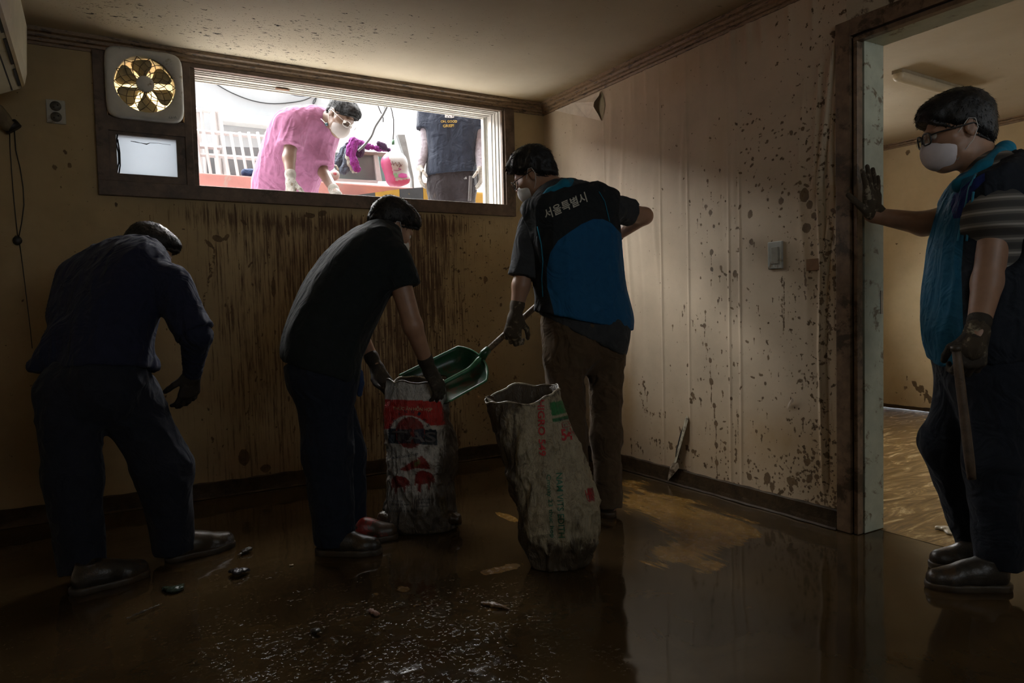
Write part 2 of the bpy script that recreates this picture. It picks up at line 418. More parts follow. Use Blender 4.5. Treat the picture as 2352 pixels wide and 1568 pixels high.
for (x, y, r, el, an) in [(500, 548, .018, 1.6, 1.2), (480, 560, .012, 2.5, .7), (712, 495, .03, .5, 0), (740, 490, .028, .6, .3), (628, 660, .012, 5, 0), (660, 520, .01, 6, .1), (520, 545, .012, 2.0, -.5),
                          (1115, 640, .014, 1.5, .5), (1150, 700, .01, 1.4, 0), (1180, 870, .006, 4, 0), (1160, 900, .007, 5, 0), (1052, 1018, .02, 1.2, 0), (560, 510, .010, 2.5, .8), (905, 500, .012, 2, .4),
                          (560, 1050, .03, 1.6, 0), (610, 1075, .03, .8, 0), (126, 385, .01, 1.5, .4), (160, 380, .01, 1.3, 0), (150, 350, .008, 2, .6), (140, 430, .006, 1.2, 0), (52, 690, .008, 1, 0), (40, 545, .012, 1, 0)]:
    p = onY(x, y, D); wb.blob(p[0], p[2], r, el, an)
for _ in range(260):
    u = random.gauss(1.35, .55); z = random.uniform(.15, 1.6); wb.blob(u, z, random.uniform(.0025, .007), random.uniform(1, 4), random.gauss(0, .3), random.choice([0, 0, .05, .12]))
for _ in range(140): wb.blob(random.uniform(X0, W), random.uniform(.08, 1.6), random.uniform(.002, .006), random.uniform(1, 2.5), random.uniform(-1, 1))
a, b = onY(495, 570, D), onY(468, 690, D); wb.stroke([(a[0], a[2]), (b[0], b[2]), (b[0]-.02, b[2]-.1)], .004)
wb.h = .004*vnoise(np.stack([wb.U, wb.Z*.4, wb.U*0], -1), 6, 3)+.003*vnoise(np.stack([wb.U, wb.Z, wb.U*0], -1), 22, 4)
M['paper_back'] = wallpaper('soaked_wallpaper', (.40, .295, .150), (.46, .35, .19), (.20, .105, .040))
wall_back = wb.build('wall_back', M['paper_back'], lambda U, Z, h: np.stack([U, D-h, Z], -1), [(.075, 2.49, 1.645, 2.36)])
# body of the outside wall, in four blocks round the openings
t = MB()
for lo, hi in [((X0-.3, D+.012, -.2), (.10, 4.40, 5.2)), ((.10, D+.012, -.2), (2.43, 4.40, 1.66)), ((2.43, D+.012, -.2), (3.55, 4.40, 5.2)), ((.10, D+.012, 2.36), (2.43, 4.40, 5.2)),
               ((3.55, D+.012, -.2), (5.3, 4.40, 1.45)), ((3.55, D+.012, 2.3), (5.3, 4.40, 5.2)), ((5.3, D+.012, -.2), (X2+.3, 4.40, 5.2)), ((.10, 4.2, 1.66), (.14, 4.40, 2.36)), ((.42, 4.2, 1.66), (.53, 4.40, 2.36))]: t.box(lo, hi)
tag(t.build('wall_outer', mk('dark_brick_facade', (.13, .09, .07), .9, .2, 9)), kind='structure')

# ---- right-hand wall with the splashes
wr = Sheet(1.86, D, 0, H, .0055)
def R(x, y): p = onX(x, y, W); return p[1], p[2]
for (x, y, r, dr) in [(1621, 716, .008, .10), (1619, 748, .012, .10), (1623, 792, .009, .12), (1632, 828, .010, .10), (1634, 876, .014, .12), (1641, 931, .012, .12), (1645, 972, .013, .10), (1646, 1021, .012, .12),
                      (1647, 1062, .013, .1), (1695, 955, .010, .14), (1635, 579, .013, .02), (1636, 618, .011, .03), (1689, 629, .014, .03), (1657, 615, .010, .02), (1632, 488, .013, .02), (1622, 474, .010, .02),
                      (1626, 415, .007, .03), (1653, 390, .006, .02), (1611, 516, .008, .02), (1640, 520, .008, .0), (1650, 690, .008, .03), (1723, 492, .014, 0), (1726, 555, .012, 0), (1795, 462, .015, 0), (1849, 448, .022, 0),
                      (1860, 470, .016, 0), (1854, 524, .022, 0), (1870, 495, .015, 0), (1812, 445, .008, 0), (1840, 420, .008, 0), (1818, 305, .010, 0), (1845, 296, .010, 0), (1763, 325, .007, 0), (1785, 357, .008, 0), (1755, 295, .006, 0),
                      (1680, 915, .008, .05), (1660, 900, .007, .03), (1665, 1030, .010, .04), (1690, 1000, .007, .05), (1720, 1060, .010, .03), (1762, 1100, .012, .06), (1722, 1095, .016, .02), (1900, 1045, .012, 0), (1885, 1070, .010, 0),
                      (1905, 1010, .009, 0), (1870, 1040, .010, .02), (1738, 990, .008, .02), (1750, 1000, .006, .03), (1580, 840, .006, 0), (1540, 840, .006, .03), (1758, 880, .008, .02), (1675, 870, .008, .03)]:
    wr.blob(*R(x, y), r, random.uniform(1, 1.5), random.uniform(-.3, .3), dr)
for (pts, r) in [([(1473, 905), (1480, 940), (1500, 950), (1528, 949)], .006), ([(1460, 880), (1473, 905)], .007), ([(1478, 868), (1482, 890), (1490, 905)], .012), ([(1495, 1006), (1530, 1020), (1556, 1028)], .010), ([(1573, 1030), (1605, 1036)], .012),
                 ([(1593, 898), (1595, 912), (1588, 922)], .012), ([(1845, 1035), (1855, 1050), (1866, 1068)], .015), ([(1840, 880), (1868, 882)], .009), ([(1848, 868), (1870, 868)], .006), ([(1905, 545), (1908, 590)], .012), ([(1912, 490), (1915, 540)], .010),
                 ([(1898, 545), (1896, 620), (1890, 700)], .004), ([(1905, 640), (1900, 800)], .006), ([(1920, 560), (1918, 640), (1922, 760)], .007), ([(1800, 640), (1803, 700), (1800, 760)], .003), ([(1850, 610), (1852, 690)], .003),
                 ([(1446, 1010), (1462, 1018), (1478, 1040)], .009), ([(1450, 1015), (1452, 1040)], .006),
                 ([(1890, 1090), (1800, 1115), (1760, 1100)], .02), ([(1870, 1140), (1925, 1150)], .014), ([(1830, 1115), (1850, 1130)], .02)]:
    wr.stroke([R(*q) for q in pts], r)
for _ in range(400):   # small spatter, thicker towards the door and the floor
    x = random.triangular(1480, 1925, 1900) if random.random() < .6 else random.uniform(1560, 1925)
    y = random.uniform(250, 1130); wr.blob(*R(x, y), random.choice([.002, .003, .003, .004, .006]), random.uniform(1, 3), random.uniform(-1.6, 1.6), random.choice([0, 0, 0, .03]) if y > 550 else 0)
for _ in range(60): wr.blob(*R(random.uniform(1600, 1700), random.uniform(400, 1080)), random.uniform(.003, .006), 1.3, 0, random.choice([0, .02, .05]))
for _ in range(180): wr.blob(*R(random.uniform(1640, 1925), random.uniform(1030, 1165)), random.uniform(.003, .007), 1.2, random.random())
for _ in range(60): wr.blob(*R(random.uniform(1700, 1920), random.uniform(260, 480)), random.uniform(.003, .006), random.uniform(1.5, 2.5), random.uniform(.9, 1.5))
wr.fleck = .34+.4*np.exp(-((wr.U-1.95)/.25)**2)+.3*np.exp(-wr.Z/.25)
wr.stain = .5*np.exp(-((wr.Z-.22)/.22)**2)+.35*np.exp(-((wr.U-D)/.1)**2)+.45*np.exp(-((wr.U-1.9)/.10)**2)*(wr.Z < 1.5)+.25*np.exp(-((wr.Z-2.33)/.12)**2)
for (x, y, ru, rz, a) in [(1440, 900, .08, .3, .8), (1800, 1000, .25, .1, .5), (1650, 380, .06, .2, .25), (1560, 180, .2, .12, .3), (1870, 560, .1, .3, .5), (1540, 560, .12, .2, .15)]:
    u, z = R(x, y); wr.patch(wr.stain, u, z, ru, rz, a)
wr.streak = .10+.25*np.exp(-((wr.U-1.93)/.05)**2)
# creases: sheet joints, soft vertical waves, the slack folds beside the door
for x in (1393, 1520, 1582, 1675, 1700):
    u = R(x, 600)[0]; wr.h += .0035*np.exp(-((wr.U-u)/.006)**2)
for _ in range(34):
    u = random.uniform(1.95, 4.0); z = random.uniform(.9, 2.4); L = random.uniform(.15, .6); wr.h += random.uniform(-.004, .006)*np.exp(-((wr.U-u-.02*np.sin(wr.Z*5))/.018)**2-((wr.Z-z)/L)**2)
for _ in range(12):
    u = random.uniform(2.0, 3.6); wr.h += .006*np.exp(-((wr.U-u)/.016)**2-((wr.Z-2.3)/.16)**2)
for pts, a in [([(1918, 85), (1895, 300), (1880, 420), (1890, 640)], .014), ([(1905, 500), (1888, 640), (1885, 800), (1890, 1000), (1893, 1140)], .012), ([(1885, 120), (1872, 330), (1868, 460)], .007), ([(1925, 120), (1905, 330), (1912, 480)], .008)]:
    q = [R(*p) for p in pts]; zz = np.array([p[1] for p in q])[::-1]; uu = np.array([p[0] for p in q])[::-1]
    line = np.interp(wr.Z, zz, uu); env = np.clip((wr.Z-zz.min())/.08, 0, 1)*np.clip((zz.max()-wr.Z)/.08, 0, 1)
    wr.h += a*env*(np.exp(-((wr.U-line)/.011)**2)-.5*np.exp(-((wr.U-line+.022)/.010)**2))
wr.h += .003*vnoise(np.stack([wr.U*3, wr.Z*.5, wr.U*0], -1), 4, 9)
M['paper_right'] = wallpaper('splashed_wallpaper', (.52, .415, .295), (.575, .465, .335), (.34, .21, .085), grain=.12)
wall_right = wr.build('wall_right', M['paper_right'], lambda U, Z, h: np.stack([W-h, U, Z], -1))
t = MB()
for lo, hi in [((W+.004, 1.87, 0), (W2, D, H)), ((W, .86, 2.15), (W2, 1.87, H)), ((W, Y0, 0), (W2, .86, H))]: t.box(lo, hi)
tag(t.build('wall_right_core', mk('party_wall_paper', (.42, .35, .24), .8, .15, 5, mud=.2)), kind='structure')
for nm, lo, hi in [('wall_left', (X0-.1, Y0, 0), (X0, D, H)), ('wall_far', (X2, Y0, 0), (X2+.1, D, H))]:
    if nm != 'wall_far': tag(MB().box(lo, hi).build(nm, M['plaster']), kind='structure')

# wall behind the photographer, with windows added to fill both rooms with light
t = MB()
for lo, hi in [((X0-.1, Y0-.1, 0), (.3, Y0, H+.1)), ((.3, Y0-.1, 0), (2.4, Y0, 1.74)), ((.3, Y0-.1, 2.25), (2.4, Y0, H+.1)), ((2.4, Y0-.1, 0), (3.7, Y0, H+.1)), ((3.7, Y0-.1, 0), (5.4, Y0, 1.1)), ((3.7, Y0-.1, 2.2), (5.4, Y0, H+.1)), ((5.4, Y0-.1, 0), (X2+.1, Y0, H+.1))]: t.box(lo, hi)
tag(t.build('wall_front', mk('front_paper', (.58, .47, .32), .8, .1, 5)), kind='structure')
w3 = tag(empty('fill_window_3', (1.35, Y0, 1.74)), kind='structure'); ORG[w3.name] = (1.35, Y0, 1.74)
MB().box((.26, Y0-.05, 1.70), (2.44, Y0+.03, 1.745)).box((.26, Y0-.05, 2.24), (2.44, Y0+.03, 2.28)).box((.26, Y0-.05, 1.74), (.31, Y0+.03, 2.25)).box((2.39, Y0-.05, 1.74), (2.44, Y0+.03, 2.25)).box((1.33, Y0-.05, 1.74), (1.37, Y0+.03, 2.25)).build('window_frame', M['dark_wood'], w3)
portal((1.35, Y0-.06, 2.0), (math.radians(90), 0, 0), 2.1, .5)
# ---- unseen window added to brighten the next room
w4 = tag(empty('fill_window_4', (4.5, Y0, 1.1)), kind='structure'); ORG[w4.name] = (4.5, Y0, 1.1)
MB().box((3.66, Y0-.05, 1.06), (5.44, Y0+.03, 1.11)).box((3.66, Y0-.05, 2.19), (5.44, Y0+.03, 2.24)).box((3.66, Y0-.05, 1.1), (3.72, Y0+.03, 2.2)).box((5.38, Y0-.05, 1.1), (5.44, Y0+.03, 2.2)).box((4.5, Y0-.05, 1.1), (4.56, Y0+.03, 2.2)).build('window_frame', M['dark_wood'], w4)
portal((4.55, Y0-.06, 1.65), (math.radians(90), 0, 0), 1.7, 1.1)
# ---- next room: far wall, ceiling
ws = Sheet(Y0, D, 0, H, .02)
ws.stain = .55*np.exp(-ws.Z/.45)+.2*vnoise(np.stack([ws.U, ws.Z, ws.U*0], -1), 2.5, 2); ws.fleck = .2+.35*np.exp(-ws.Z/.2)
for x, y, r in [(2100, 880, .02), (2115, 893, .03), (2135, 915, .02), (2080, 890, .015), (2060, 900, .012), (2128, 900, .015), (2085, 350, .02), (2060, 560, .012)]:
    p = onX(x, y, X2); ws.blob(p[1], p[2], r, 1.3, .4)
a, b, c = onX(2085, 868, X2), onX(2115, 893, X2), onX(2150, 935, X2); ws.stroke([(a[1], a[2]), (b[1], b[2]), (c[1], c[2])], .012)
M['paper_far'] = wallpaper('yellowed_wallpaper', (.60, .48, .29), (.66, .55, .35), (.34, .20, .07))
ws.build('wall_far', M['paper_far'], lambda U, Z, h: np.stack([X2-h, U, Z], -1))

# ---- ceiling: flood flecks and damp edges
m, nt, b, tc = newmat('stained_ceiling')
c = ramp(nt, noise(nt, tc, 1.6, 6, .62), [(.3, (.50, .43, .31)), (.7, (.60, .53, .40))])
st = attr(nt, 'stain').outputs['Fac']
c = mixc(nt, mth(nt, 'MULTIPLY', st, mth(nt, 'ADD', noise(nt, tc, 5, 7, .7, .4), .3), True), c, (.24, .15, .05))
fk = attr(nt, 'fleck').outputs['Fac']
sp = noise(nt, scaled(nt, tc, (26, 60, 1)), 1.0, 4, .62, .5)
f = step(nt, mth(nt, 'ADD', sp, mth(nt, 'MULTIPLY', fk, .16)), .77, .81)
f2 = step(nt, mth(nt, 'ADD', noise(nt, scaled(nt, tc, (110, 160, 1)), 1.0, 2), mth(nt, 'MULTIPLY', fk, .14)), .79, .82)
c = mixc(nt, mth(nt, 'MAXIMUM', f, f2), c, (.030, .022, .015))
nt.links.new(c, b.inputs['Base Color']); b.inputs['Roughness'].default_value = .75; b.inputs['Specular IOR Level'].default_value = .25
bump(nt, b, mth(nt, 'ADD', mth(nt, 'MULTIPLY', noise(nt, tc, 3, 2), 2.0), mth(nt, 'MULTIPLY', noise(nt, tc, 150, 2), .08)), .25, .02)
M['ceil'] = m
sc = Sheet(X0, W, Y0, D, .03)
for x, y, r, a in [(500, 60, .5, .7), (700, 120, .5, .6), (240, 25, .25, .9), (1050, 60, .5, .35), (820, 60, .3, .5), (1600, 30, .3, .25), (600, 120, .3, .4), (1100, 110, .4, .35), (1350, 60, .45, .3), (1550, 40, .4, .25)]:
    p = onZ(x, y, H); sc.patch(sc.fleck, p[0], p[1], r, r, a)
sc.stain = .9*np.exp(-((sc.U-W+.06)/.11)**2)+.45*np.exp(-((sc.Z-D)/.12)**2)*(sc.U > 1.2)+.8*np.exp(-((sc.U-2.5)/.25)**2-((sc.Z-D)/.2)**2)+.55*np.exp(-((sc.U+.1)/.35)**2-((sc.Z-3.6)/.6)**2)
sc.build('ceiling', M['ceil'], lambda U, Z, h: np.stack([U, Z, np.full(U.shape, H)-h], -1))
tag(MB().box((X0-.2, Y0-.1, H+.004), (W2, D+.02, H+.14)).build('ceiling_slab', M['plaster']), kind='structure')
sc = Sheet(W2-.02, X2, Y0, D, .04); sc.fleck += .35; sc.stain = .25*vnoise(np.stack([sc.U, sc.Z, sc.U*0], -1), 1.5, 6)+.5*np.exp(-((sc.U-X2)/.25)**2)
p = onZ(2150, 180, H); sc.patch(sc.stain, p[0]+.05, p[1]-.05, .25, .2, .7)
sc.build('ceiling_next_room', M['ceil'], lambda U, Z, h: np.stack([U, Z, np.full(U.shape, H)], -1))
tag(MB().box((W2, Y0-.1, H+.004), (X2+.1, D+.02, H+.14)).build('ceiling_slab_next_room', M['plaster']), kind='structure')

# ---- crown mouldings
prof = [(0, 2.338), (.012, 2.338), (.015, 2.350), (.026, 2.354), (.028, 2.366), (.040, 2.372), (.043, 2.386), (.058, 2.392), (.060, H), (0, H)]
def crown(name, f, n=40, L=1.0):
    V = []; F = []; k = len(prof)
    for i in range(n+1):
        for o, z in prof: V.append(f(i/n, o, z))
    for i in range(n):
        for j in range(k): F.append((i*k+j, i*k+(j+1) % k, (i+1)*k+(j+1) % k, (i+1)*k+j))
    return tag(MB().add(V, F).build(name, M['crown']), kind='structure')
crown('trim_1', lambda t, o, z: (X0+(W-X0)*t, D-o, z))
crown('trim_2', lambda t, o, z: (W-o, Y0+(D-Y0)*t, z-.008*math.sin(t*math.pi)*(o*10)))
crown('trim_3', lambda t, o, z: (X2-o, Y0+(D-Y0)*t, z+.03))

# ---- baseboards, with a wet lip of mud
def board(name, a, b, nrmv, h=.087, th=.014):
    a = np.array(a, float); b = np.array(b, float); n = np.array(nrmv, float); L = np.linalg.norm(b-a); k = max(3, int(L/.04)); V = []; F = []
    for i in range(k+1):
        p = a+(b-a)*i/k; w = .004*math.sin(i*1.7)+.003*math.sin(i*.61)
        for o, z in ((-.004, 0), (th+.007+w*.6, 0), (th+.002+w*.5, .008), (th, .03), (th, h-.005), (th-.003, h+w*.5), (-.004, h+w*.5)): V.append(p+n*o+np.array([0, 0, z]))
    for i in range(k):
        for j in range(7): F.append((i*7+j, i*7+(j+1) % 7, (i+1)*7+(j+1) % 7, (i+1)*7+j))
    return tag(MB().add(V, F, smooth=False).build(name, M['base']), kind='structure')
board('baseboard_back', (X0, D, 0), (W, D, 0), (0, -1, 0))
board('baseboard_right', (W, 1.905, 0), (W, D, 0), (-1, 0, 0))
board('baseboard_far', (X2, Y0, 0), (X2, D, 0), (-1, 0, 0), .03)

# ---- floor: liquid mud, scraped patches where the shovel has passed
m, nt, b, tc = newmat('wet_mud_floor')
sw = attr(nt, 'stain').outputs['Fac']; rp = attr(nt, 'fleck').outputs['Fac']; dr = attr(nt, 'streak').outputs['Fac']
n1 = noise(nt, tc, 3.0, 7, .65, .6); n2 = noise(nt, tc, 24, 6, .65, .8)
mudc = ramp(nt, n1, [(.3, (.036, .022, .010)), (.55, (.058, .036, .015)), (.8, (.080, .050, .021))])
wood = ramp(nt, noise(nt, scaled(nt, tc, (22, 3.0, 1)), 1.0, 6, .7, .6), [(.35, (.12, .062, .014)), (.65, (.28, .155, .038))])
gap = noise(nt, scaled(nt, tc, (13, 2.6, 1)), 1.0, 7, .66, 1.0)
f = step(nt, mth(nt, 'ADD', mth(nt, 'MULTIPLY', sw, 1.25), mth(nt, 'MULTIPLY', mth(nt, 'SUBTRACT', gap, .5), 1.5)), .42, .62)
c = mixc(nt, f, mudc, wood); nt.links.new(c, b.inputs['Base Color'])
rgh = mth(nt, 'ADD', mth(nt, 'MULTIPLY', f, .20), mth(nt, 'ADD', mth(nt, 'MULTIPLY', n2, .09), .025))
nt.links.new(rgh, b.inputs['Roughness']); b.inputs['Specular IOR Level'].default_value = .5; b.inputs['IOR'].default_value = 1.33
lump = mth(nt, 'MULTIPLY', mth(nt, 'MULTIPLY', step(nt, noise(nt, tc, 70, 3, .58, .2), .57, .80), step(nt, noise(nt, tc, 8, 4), .40, .58)), rp)
h = mth(nt, 'ADD', mth(nt, 'MULTIPLY', lump, .9), mth(nt, 'ADD', mth(nt, 'MULTIPLY', mth(nt, 'MULTIPLY', n2, rp), .12), mth(nt, 'MULTIPLY', noise(nt, tc, 9, 3), .05)))
bump(nt, b, h, .45, .005)
M['floor'] = m
fl = Sheet(X0, W2, Y0, D, .016)
def fpatch(px, py, rx, ry, a, arr): p = onZ(px, py, 0); fl.patch(arr, p[0], p[1], rx, ry, a)
for x, y, rx, ry, a in [(1500, 1150, .22, .22, .75), (1600, 1200, .25, .22, .75), (1560, 1270, .22, .13, .6), (1680, 1225, .16, .12, .55), (1450, 1110, .14, .14, .5), (1640, 1300, .1, .06, .5), (1150, 1305, .11, .035, .8), (1165, 1185, .03, .10, .9), (1140, 1395, .07, .02, .6),
                        (930, 1350, .04, .03, .5), (870, 1360, .05, .02, .5), (1110, 1240, .04, .03, .4), (950, 1390, .06, .02, .4)]: fpatch(x, y, rx, ry, a, fl.stain)
fl.fleck = .16+np.zeros(fl.U.shape)
for x, y, rx, ry, a in [(900, 1450, .35, .25, .9), (1050, 1530, .35, .3, 1.0), (1150, 1400, .2, .2, .5), (620, 1500, .3, .2, .6), (500, 1330, .3, .15, .5), (750, 1350, .2, .1, .5), (800, 1540, .3, .2, .8), (1300, 1310, .1, .1, .8), (300, 1450, .3, .2, .3), (1400, 1500, .05, .3, .6)]: fpatch(x, y, rx, ry, a, fl.fleck)
for x, y, rx, ry, a in [(1700, 1480, .35, .4, -.6), (1950, 1400, .4, .4, -.6), (1600, 1540, .2, .2, -.5)]: fpatch(x, y, rx, ry, a, fl.fleck)
fl.fleck = np.clip(fl.fleck, 0.01, 1)
q = np.stack([fl.U, fl.Z, fl.U*0], -1)
fl.h = .003*(vnoise(q, 6, 5)-.5)+.0035*(vnoise(q, 30, 6)-.5)*fl.fleck
floor = fl.build('floor', M['floor'], lambda U, Z, h: np.stack([U, Z, h-.003], -1))
m, nt, b, tc = newmat('swirled_mud_floor')
wv = noise(nt, scaled(nt, tc, (2.0, 6, 1)), 1.0, 8, .70, 3.2)
c = ramp(nt, wv, [(.36, (.075, .042, .012)), (.5, (.16, .095, .032)), (.56, (.22, .14, .055)), (.66, (.42, .31, .16))])
nt.links.new(c, b.inputs['Base Color']); b.inputs['Roughness'].default_value = .22; bump(nt, b, wv, .35, .01)
V = [(W2-.02, Y0, -.002), (X2, Y0, -.002), (X2, D, -.002), (W2-.02, D, -.002)]
tag(MB().add(V, [(0, 1, 2, 3)]).build('floor_next_room', m), kind='structure')
tag(MB().box((X0-.3, Y0-.2, -.25), (X2+.2, D+.02, -.03)).build('floor_slab', M['plaster']), kind='structure')

# ---- doorway to the next room
dr_ = tag(empty('door_1', (W, 1.36, 0)), kind='structure'); ORG[dr_.name] = (W, 1.36, 0)
ZH = 2.1636
t = MB(); t.box((W-.014, 1.838, 0), (W+.012, 1.905, ZH), bev=.003).box((W-.014, .80, ZH-.067), (W+.012, 1.838, ZH), bev=.003).box((W-.014, .80, 0), (W+.012, .867, ZH-.067)); t.build('casing', M['casing'], dr_)
t = MB(); t.box((W-.004, 1.812, 0), (W+.034, 1.830, ZH-.092), bev=.003).box((W-.004, .89, ZH-.092), (W+.034, 1.830, ZH-.074), bev=.003); t.build('stop_bead', M['casing'], dr_)
t = MB(); t.box((W+.006, 1.822, 0), (W+.05, 1.87, ZH-.05)).box((W+.006, .87, ZH-.082), (W+.05, 1.86, ZH-.04)); t.build('groove', M['groove'], dr_)
t = MB(); t.box((W+.040, 1.808, 0), (W2+.012, 1.872, ZH-.03), bev=.002).box((W+.040, .87, ZH-.087), (W2+.012, 1.808, ZH-.03), bev=.002); t.build('jamb', M['jamb'], dr_)
z1 = at(2023, 694, 2.95)[2]
t = MB(); t.box((W2-.012, 1.8055, z1-.05), (W2+.002, 1.8085, z1+.05)); t.build('strike_plate', mk('dull_metal', (.25, .22, .18), .4, .2, metal=.8), dr_)

# ---- the long high window
w1 = tag(empty('window_1', (1.28, D, 1.62)), kind='structure'); ORG[w1.name] = (1.28, D, 1.62)
t = MB()
t.box((.05, D-.030, 1.627), (2.51, D+.03, 1.704), bev=.004)                      # sill board
t.box((2.422, D-.016, 1.70), (2.437, D+.03, 2.345), bev=.002).box((2.437, D-.030, 1.70), (2.512, D+.03, 2.345), bev=.004)
t.box((.05, D-.030, 1.70), (.108, D+.03, 2.345), bev=.004)
t.box((.462, D-.030, 1.70), (.50, D+.03, 2.345), bev=.003).box((.50, D-.012, 1.70), (.5245, D+.24, 2.345), bev=.002)
t.box((.10, D-.030, 1.955), (.465, D+.03, 2.03), bev=.003)
t.box((.05, D-.020, 2.330), (2.51, D+.006, 2.36))
t.build('window_frame', M['dark_wood'], w1)
t = MB(); t.box((.106, D-.018, 1.70), (.140, D+.02, 1.96), bev=.002).box((.420, D-.018, 1.70), (.464, D+.02, 1.96), bev=.002).box((.138, D-.018, 1.70), (.424, D+.02, 1.742), bev=.002).box((.138, D-.018, 1.94), (.424, D+.02, 1.965), bev=.002)
t.build('small_sash', M['dark_wood'], w1)
m, nt, b, tc = newmat('frosted_pane')
tr = nt.nodes.new('ShaderNodeBsdfTranslucent'); tr.inputs[0].default_value = (.45, .48, .51, 1); gl = nt.nodes.new('ShaderNodeBsdfDiffuse'); gl.inputs[0].default_value = (.6, .66, .7, 1)
mx = nt.nodes.new('ShaderNodeMixShader'); mx.inputs[0].default_value = .25; nt.links.new(tr.outputs[0], mx.inputs[1]); nt.links.new(gl.outputs[0], mx.inputs[2])
nt.links.new(mx.outputs[0], nt.nodes['Material Output'].inputs[0]); M['frost'] = m
pane = MB().box((.138, D+.0, 1.738), (.424, D+.005, 1.945)).build('pane', M['frost'], w1)
blk = mk('black_rubber', (.012, .012, .013), .5, .2)
cr = [onY(x, y, D-.0015) for x, y in [(300, 324), (312, 326), (322, 328), (337, 331), (345, 328), (365, 329), (392, 333)]]
MB().tube(cr, [.0012, .0022, .0012, .003, .0012, .001, .0008], 5).build('crack', M['groove'], pane)
t = MB()
t.box((.5245, D+.004, 2.337), (2.425, D+.25, 2.36))
for y in (.03, .065, .10, .15, .185, .225): t.box((.5245, D+y, 2.331), (2.42, D+y+.007, 2.339))
t.build('head_track', M['pvc'], w1)
t = MB(); t.box((2.421, D+.004, 1.70), (2.45, D+.25, 2.345))
for y in (.03, .075, .12, .19, .225): t.box((2.415, D+y, 1.704), (2.423, D+y+.008, 2.338))
t.box((2.398, D+.20, 1.70), (2.423, D+.235, 2.337), bev=.002)
t.build('jamb_track', M['pvc'], w1)
t = MB(); t.box((.10, D+.02, 1.63), (2.44, D+.27, 1.696)); 
for y in (.06, .12, .19): t.box((.5, D+y, 1.694), (2.42, D+y+.006, 1.703))
t.build('sill_track', M['pvc'], w1)
p = onZ(640, 204, 2.331); t = MB().box((p[0]-.02, p[1]-.02, 2.325), (p[0]+.06, p[1]+.0, 2.3325), bev=.002); t.build('latch', mk('rusty_metal', (.16, .08, .04), .6, .3), w1)
# daylight window of the next room (seen only by its light)
w2 = tag(empty('window_2', (4.4, D, 1.7)), kind='structure'); ORG[w2.name] = (4.4, D, 1.7)
t = MB().box((3.5, D-.03, 1.40), (5.35, D+.03, 1.45)).box((3.5, D-.03, 2.3), (5.35, D+.03, 2.345)).box((3.5, D-.03, 1.45), (3.56, D+.03, 2.3)).box((5.29, D-.03, 1.45), (5.35, D+.03, 2.3)).box((4.4, D-.02, 1.45), (4.45, D+.03, 2.3)); t.build('window_frame', M['dark_wood'], w2)
tag(MB().box((W2, D, 0), (3.55, D+.02, H)).box((5.3, D, 0), (X2, D+.02, H)).box((3.55, D, 0), (5.3, D+.02, 1.45)).box((3.55, D, 2.3), (5.3, D+.02, H)).build('wall_back_next_room', M['plaster']), kind='structure')
portal((4.42, 4.42, 1.87), (math.radians(-90), 0, 0), 1.74, .85)
# ================================================================== THE ALLEY OUTSIDE
AZ = 1.15
M['alley'] = mk('alley_concrete', (.80, .79, .77), .85, .1, 4, .3, 40)
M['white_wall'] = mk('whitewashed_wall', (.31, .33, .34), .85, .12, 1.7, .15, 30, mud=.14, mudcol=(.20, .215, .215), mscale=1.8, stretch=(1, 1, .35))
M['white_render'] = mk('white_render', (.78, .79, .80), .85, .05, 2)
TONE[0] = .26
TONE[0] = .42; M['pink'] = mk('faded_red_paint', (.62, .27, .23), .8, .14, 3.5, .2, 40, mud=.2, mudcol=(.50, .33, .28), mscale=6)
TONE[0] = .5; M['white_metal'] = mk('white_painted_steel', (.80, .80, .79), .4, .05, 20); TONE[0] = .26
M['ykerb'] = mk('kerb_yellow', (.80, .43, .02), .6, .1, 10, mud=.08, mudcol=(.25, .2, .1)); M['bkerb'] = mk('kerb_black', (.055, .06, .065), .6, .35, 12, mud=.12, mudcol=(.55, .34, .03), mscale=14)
tag(MB().box((X0-6, D+.228, AZ-.3), (12, 14, AZ)).build('ground', M['alley']), kind='structure')
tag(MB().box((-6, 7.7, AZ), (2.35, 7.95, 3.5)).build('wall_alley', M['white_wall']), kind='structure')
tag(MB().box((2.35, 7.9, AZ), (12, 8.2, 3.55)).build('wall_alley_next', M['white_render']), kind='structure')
# low painted retaining wall
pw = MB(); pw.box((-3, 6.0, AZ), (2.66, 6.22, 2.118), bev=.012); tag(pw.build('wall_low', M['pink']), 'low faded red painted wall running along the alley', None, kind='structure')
# striped kerb block with a sloping end
kb = root('striped_kerb', (2.4, 5.85, AZ), 'yellow and black striped concrete kerb sloping up beside the low red wall', 'kerb')
def kz(px, py): return onY(px, py, 5.80)
edges = [(795, 451), (862, 442), (918, 434), (972, 430), (1000, 429), (1045, 430), (1084, 432)]
cols = ['b', 'y', 'b', 'y', 'b', 'y']
for i, cc in enumerate(cols):
    a, b = kz(*edges[i]), kz(*edges[i+1])
    MB().prism([(a[0], 5.80, AZ), (b[0]-.003, 5.80, AZ), (b[0]-.003, 5.80, b[2]), (a[0], 5.80, a[2])], (0, .19, 0)).build('stripe_block', M['ykerb' if cc == 'y' else 'bkerb'], kb)

